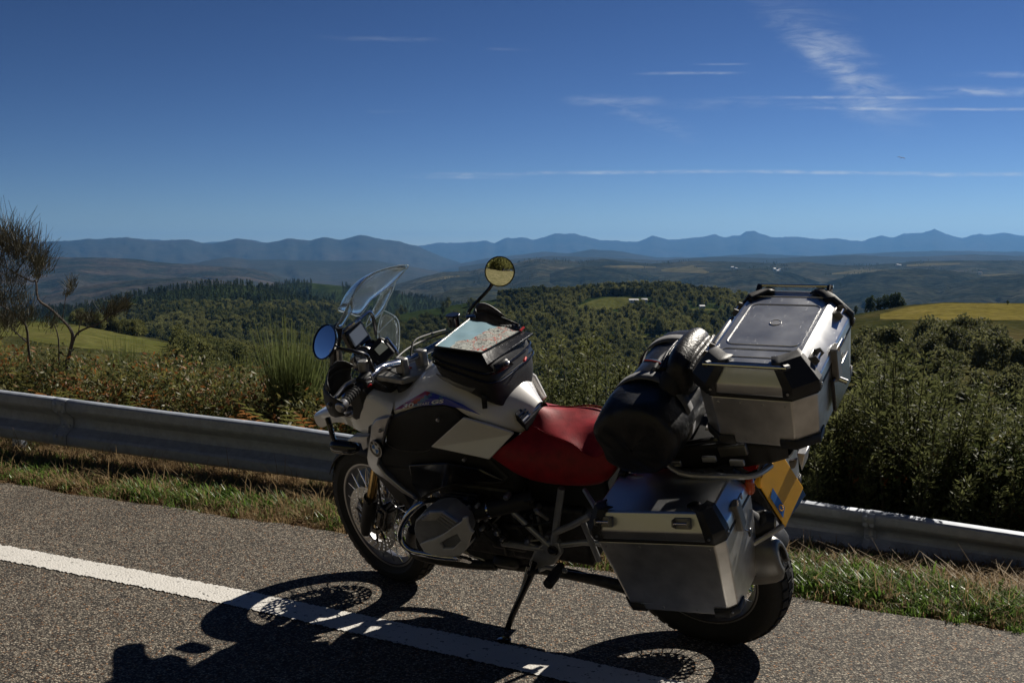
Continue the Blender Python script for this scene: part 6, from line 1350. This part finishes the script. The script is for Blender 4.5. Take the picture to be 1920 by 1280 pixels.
def ring(nl, fl, fr, nr, n=4):         # near-front, far-front, far-rear, near-rear corners, rounded
    cs = [B(*nl), B(*fl), B(*fr), B(*nr)]; out = []
    for i in range(4):
        a, b, c = cs[i - 1], cs[i], cs[(i + 1) % 4]
        p, q = b.lerp(a, .2), b.lerp(c, .2); out += [p, b.lerp(p.lerp(q, .5), .45), q]
        out.append(q.lerp(c.lerp(b, .2), .5))
    return out
rT = ring((799, 661, .175), (876, 601, -.175), (998, 628, -.175), (915, 692, .165))
rU = ring((801, 670, .182), (877, 608, -.182), (1003, 640, -.182), (919, 706, .172))
rM = ring((803, 686, .19), (878, 625, -.19), (1014, 672, -.19), (930, 737, .18))
rL = ring((816, 706, .17), (883, 650, -.17), (1012, 722, -.17), (922, 758, .16))
rB = ring((840, 712, .13), (890, 668, -.14), (990, 745, -.12), (955, 774, .11))
def ctr(rg): c = Vector((0, 0, 0)); [c.__iadd__(p) for p in rg]; return c / len(rg)
cT = ctr(rT); rI = [p.lerp(cT, .10) + Vector((0, 0, .016)) for p in rT]
MB().sheet([rB, rL, rM, rU, rT, rI], closed=True).add([ctr(rB)] + rB, [(0, i + 1, (i + 1) % 16 + 1) for i in range(16)]).add([cT + Vector((0, 0, .012))] + rI, [(0, i + 1, (i + 1) % 16 + 1) for i in range(16)]).build('bag_body', M_bag, tb, sharp=180, subsurf=2)
for k, rg in enumerate((rU, [p.lerp(q, .55) for p, q in zip(rU, rM)])): MB().tube(rg + [rg[0]], .0042 if k else .005, 7, smooth=2).build('zip_piping', M_gblk, tb)
mp_c = [B(812, 657, .155), B(882, 603.5, -.16), B(985, 627, -.16), B(958, 651, -.0), B(900, 672, .115)]
mp_up = (mp_c[1] - mp_c[0]).cross(mp_c[3] - mp_c[0]).normalized(); mp_up = mp_up if mp_up.z > 0 else -mp_up
mq = [B(816, 656, .15), B(881, 604, -.155), B(978, 626, -.155), B(903, 668, .12)]
g_ = []
for i in range(13):
    a, b = mq[0].lerp(mq[3], i / 12), mq[1].lerp(mq[2], i / 12); g_.append([a.lerp(b, j / 12) + mp_up * (.0135 + .0025 * math.sin(i * 1.3) * math.sin(j * .9) + (.003 if 5 < j < 7 else 0)) for j in range(13)])
MB().sheet(g_).build('road_map', map_mat(), tb, sharp=180)
fl = [mq[3].lerp(mq[0], .02), mq[2].lerp(mq[1], .02), B(1000, 629, -.165), B(913, 690, .155)]
MB().prism([p + mp_up * .012 for p in fl], -mp_up * .010).build('window_flap', M_bagg, tb, bevel=.004)
MB().tube([mq[0] + mp_up * .014, mq[1] + mp_up * .014, mq[2] + mp_up * .014, mq[3] + mp_up * .014, mq[0] + mp_up * .014], .0035, 6).build('window_seam', M_bagg, tb)
MB().sheet([[B(925, 684, .165), B(952, 668, .0), B(990, 645, -.15)], [B(928, 702, .168), B(962, 683, .0), B(997, 657, -.155)]]).build('front_flap', M_bagg, tb, solid=.006)
MB().lathe([(-.002, .008), (.004, .008), (.006, .004), (.006, 0)], B(946, 682, .08) + Vector((-.012, 0, .004)), (-.5, .2, .8), 16).build('snap', M_silver, tb)
MB().box(B(979, 673, -.05) + Vector((-.012, 0, 0)), (.010, .03, .008), (0, .4, .3)).build('zip_tag', material('red tag', (.6, .02, .02), .5), tb, bevel=.002); MB().box(B(980, 621, -.16) + Vector((0, 0, .01)), (.006, .03, .006)).build('zip_tag', bpy.data.materials['red tag'], tb)
material('grey reflective cloth', (.22, .22, .21), .5, var=.2)
MB().sheet([[B(818, 700, .172), B(850, 712, .17), B(895, 724, .172)], [B(826, 708, .165), B(855, 724, .165), B(885, 735, .168)]]).build('reflective_panel', bpy.data.materials['grey reflective cloth'], tb, solid=.003)
MB().sheet([[B(902, 738, .17), B(913, 742, .165)], [B(905, 765, .16), B(914, 764, .155)]]).build('strap', M_bag, tb, solid=.004)
MB().prism([B(965, 775, .105), B(1000, 745, -.03), B(1016, 763, -.03), B(984, 796, .105)], (0, 0, -.03)).build('buckle_strap', M_bagg, tb, bevel=.003)
for t in (.35, .6, .8): MB().tube([B(965, 775, .105).lerp(B(984, 796, .105), t) + Vector((0, 0, .005)), B(1000, 745, -.03).lerp(B(1016, 763, -.03), t) + Vector((0, 0, .005))], .0045, 8).build('buckle', M_silver if t > .7 else M_gblk, tb)

# dry bag roll
M_dry = material('glossy black tarpaulin', (.012, .013, .016), .40, spec=.45, var=.4, vscale=14, bump=1., bscale=9)
db = empty('dry_bag'); db.matrix_world = BIKE; tag(db, 'glossy black dry bag roll strapped across the pillion seat', 'dry bag')
rows = []; c0 = Vector((.045, 0, 1.045))
for y, k, dx, dz in ((.318, .03, .0, -.02), (.317, .25, 0, -.02), (.313, .5, 0, -.018), (.306, .76, 0, -.015), (.297, .92, 0, -.012), (.282, 1.0, 0, -.01), (.25, 1.03, 0, -.006), (.18, 1.02, .0, -.003), (.1, 1., 0, .0), (0, .97, -.005, .005), (-.12, 1, 0, 0), (-.22, 1.0, 0, 0), (-.275, .92, 0, 0), (-.30, .7, 0, 0), (-.315, .3, 0, 0), (-.316, .05, 0, 0)):
    row = []
    for i in range(40):
        a = 6.28319 * i / 40; w = 1 + .17 * noise.noise(Vector((math.cos(a) * 1.7, math.sin(a) * 1.7, y * 6))) + .05 * noise.noise(Vector((math.cos(a) * 5, math.sin(a) * 5, y * 16 + 3))) + max(0, 1 - k) * (.16 * math.sin(9 * a + 2 * y) + .12 * math.sin(5 * a + 1))
        row.append(c0 + Vector((dx + .148 * k * w * math.cos(a), y + .012 * (k < .9) * noise.noise(Vector((math.cos(a) * 3 * k, math.sin(a) * 3 * k, 4))), dz + .140 * k * w * math.sin(a) * (1.0 if math.sin(a) > 0 else .86))))
    rows.append(row)
MB().sheet(rows, closed=True).build('bag_roll', M_dry, db, sharp=180, subsurf=1)
def strap_round(y, w, mat, name, r=.154, a0=-200, a1=20, tilt=0.):
    rr_ = []
    for a in np.linspace(R(a0), R(a1), 30): rr_.append([c0 + Vector((r * math.cos(a), y + s * w / 2 + tilt * math.sin(a), r * math.sin(a) * (1. if math.sin(a) > 0 else .88))) for s in (-1, 1)])
    return MB().sheet(rr_).build(name, mat, db, solid=.004)
M_strap = material('grey webbing', (.14, .14, .145), .75, var=.25, vscale=90); M_strap2 = material('blue red webbing', (.02, .13, .28), .7, var=.3, vscale=60)
strap_round(.15, .05, M_strap, 'strap', a0=-20, a1=200, tilt=-.03); strap_round(-.15, .05, M_strap, 'strap', a0=-20, a1=200)
MB().sheet([[B(1206, 678, .06), B(1212, 672, .05)], [B(1228, 680, .05), B(1232, 674, .04)], [B(1250, 692, .05), B(1254, 685, .04)], [B(1272, 706, .06), B(1276, 698, .05)]]).build('strap', M_strap2, db, solid=.004)
MB().tube([B(1208, 675, .058), B(1230, 677.5, .05), B(1252, 689, .05), B(1274, 703, .06)], .0035, 6, smooth=3).build('strap_stripe', material('red stripe', (.45, .03, .04), .7), db)
rw = [[B(x, y, v_) for x, y, v_ in r_] for r_ in ([(1165, 735, .0), (1180, 705, .0), (1205, 672, -.05), (1240, 655, -.1)], [(1178, 742, .05), (1198, 712, .05), (1222, 680, 0), (1252, 668, -.05)], [(1192, 738, .07), (1212, 712, .07), (1236, 690, .03), (1262, 680, -.02)])]
MB().sheet(rw).build('roll_closure', M_dry, db, solid=.02, subsurf=2, sharp=180)
MB().tube([B(1218, 712, .09), B(1228, 690, .08), B(1240, 670, .0), B(1258, 656, -.06)], .0065, 8, smooth=3).build('closure_edge', M_strap, db)
MB().tube([B(1188, 708, .08), B(1183, 716, .09), B(1190, 722, .09), B(1205, 705, .08)], .005, 7, smooth=3).build('buckle', M_gblk, db)
# ribbed black bundle between the roll and the top case
bn = empty('leather_bundle'); bn.matrix_world = BIKE; tag(bn, 'ribbed black leather bundle wedged between the dry bag and the top case', 'bundle')
cb = B(1292, 668, .0)
rows = []
for i in range(11):
    t = i / 10; a = math.pi * t; row = []
    for k in range(20):
        b_ = 6.28319 * k / 20; w = .055 * math.sin(a) ** .5 * (1 + .08 * math.sin(6 * b_)); row.append(cb + Vector((w * math.cos(b_) * 1.05, .14 * -math.cos(a), -.05 + (.075 * math.sin(a) ** .6 + .02) * math.sin(b_) + .03)))
    rows.append(row)
M_leath = material('black leather', (.018, .017, .017), .42, var=.3, vscale=60, bump=.3, bscale=120)
MB().sheet(rows, closed=True).build('bundle', M_leath, bn, sharp=180, subsurf=1)
for k in range(9):
    x_ = -.056 + .014 * k; MB().tube([cb + Vector((x_ * .9, -.11 + .01 * k, .02)), cb + Vector((x_, -.05, .052 - abs(x_) * .5)), cb + Vector((x_, .05, .056 - abs(x_) * .5)), cb + Vector((x_ * .9, .12, .015))], .0085, 8, smooth=4).build('padded_rib', M_leath, bn)
MB().tube([cb + Vector((.02, .10, -.02)), cb + Vector((.03, .13, -.06)), cb + Vector((.02, .12, -.13))], [.04, .042, .035], 12, smooth=3).build('bundle_flap', M_bag, bn)
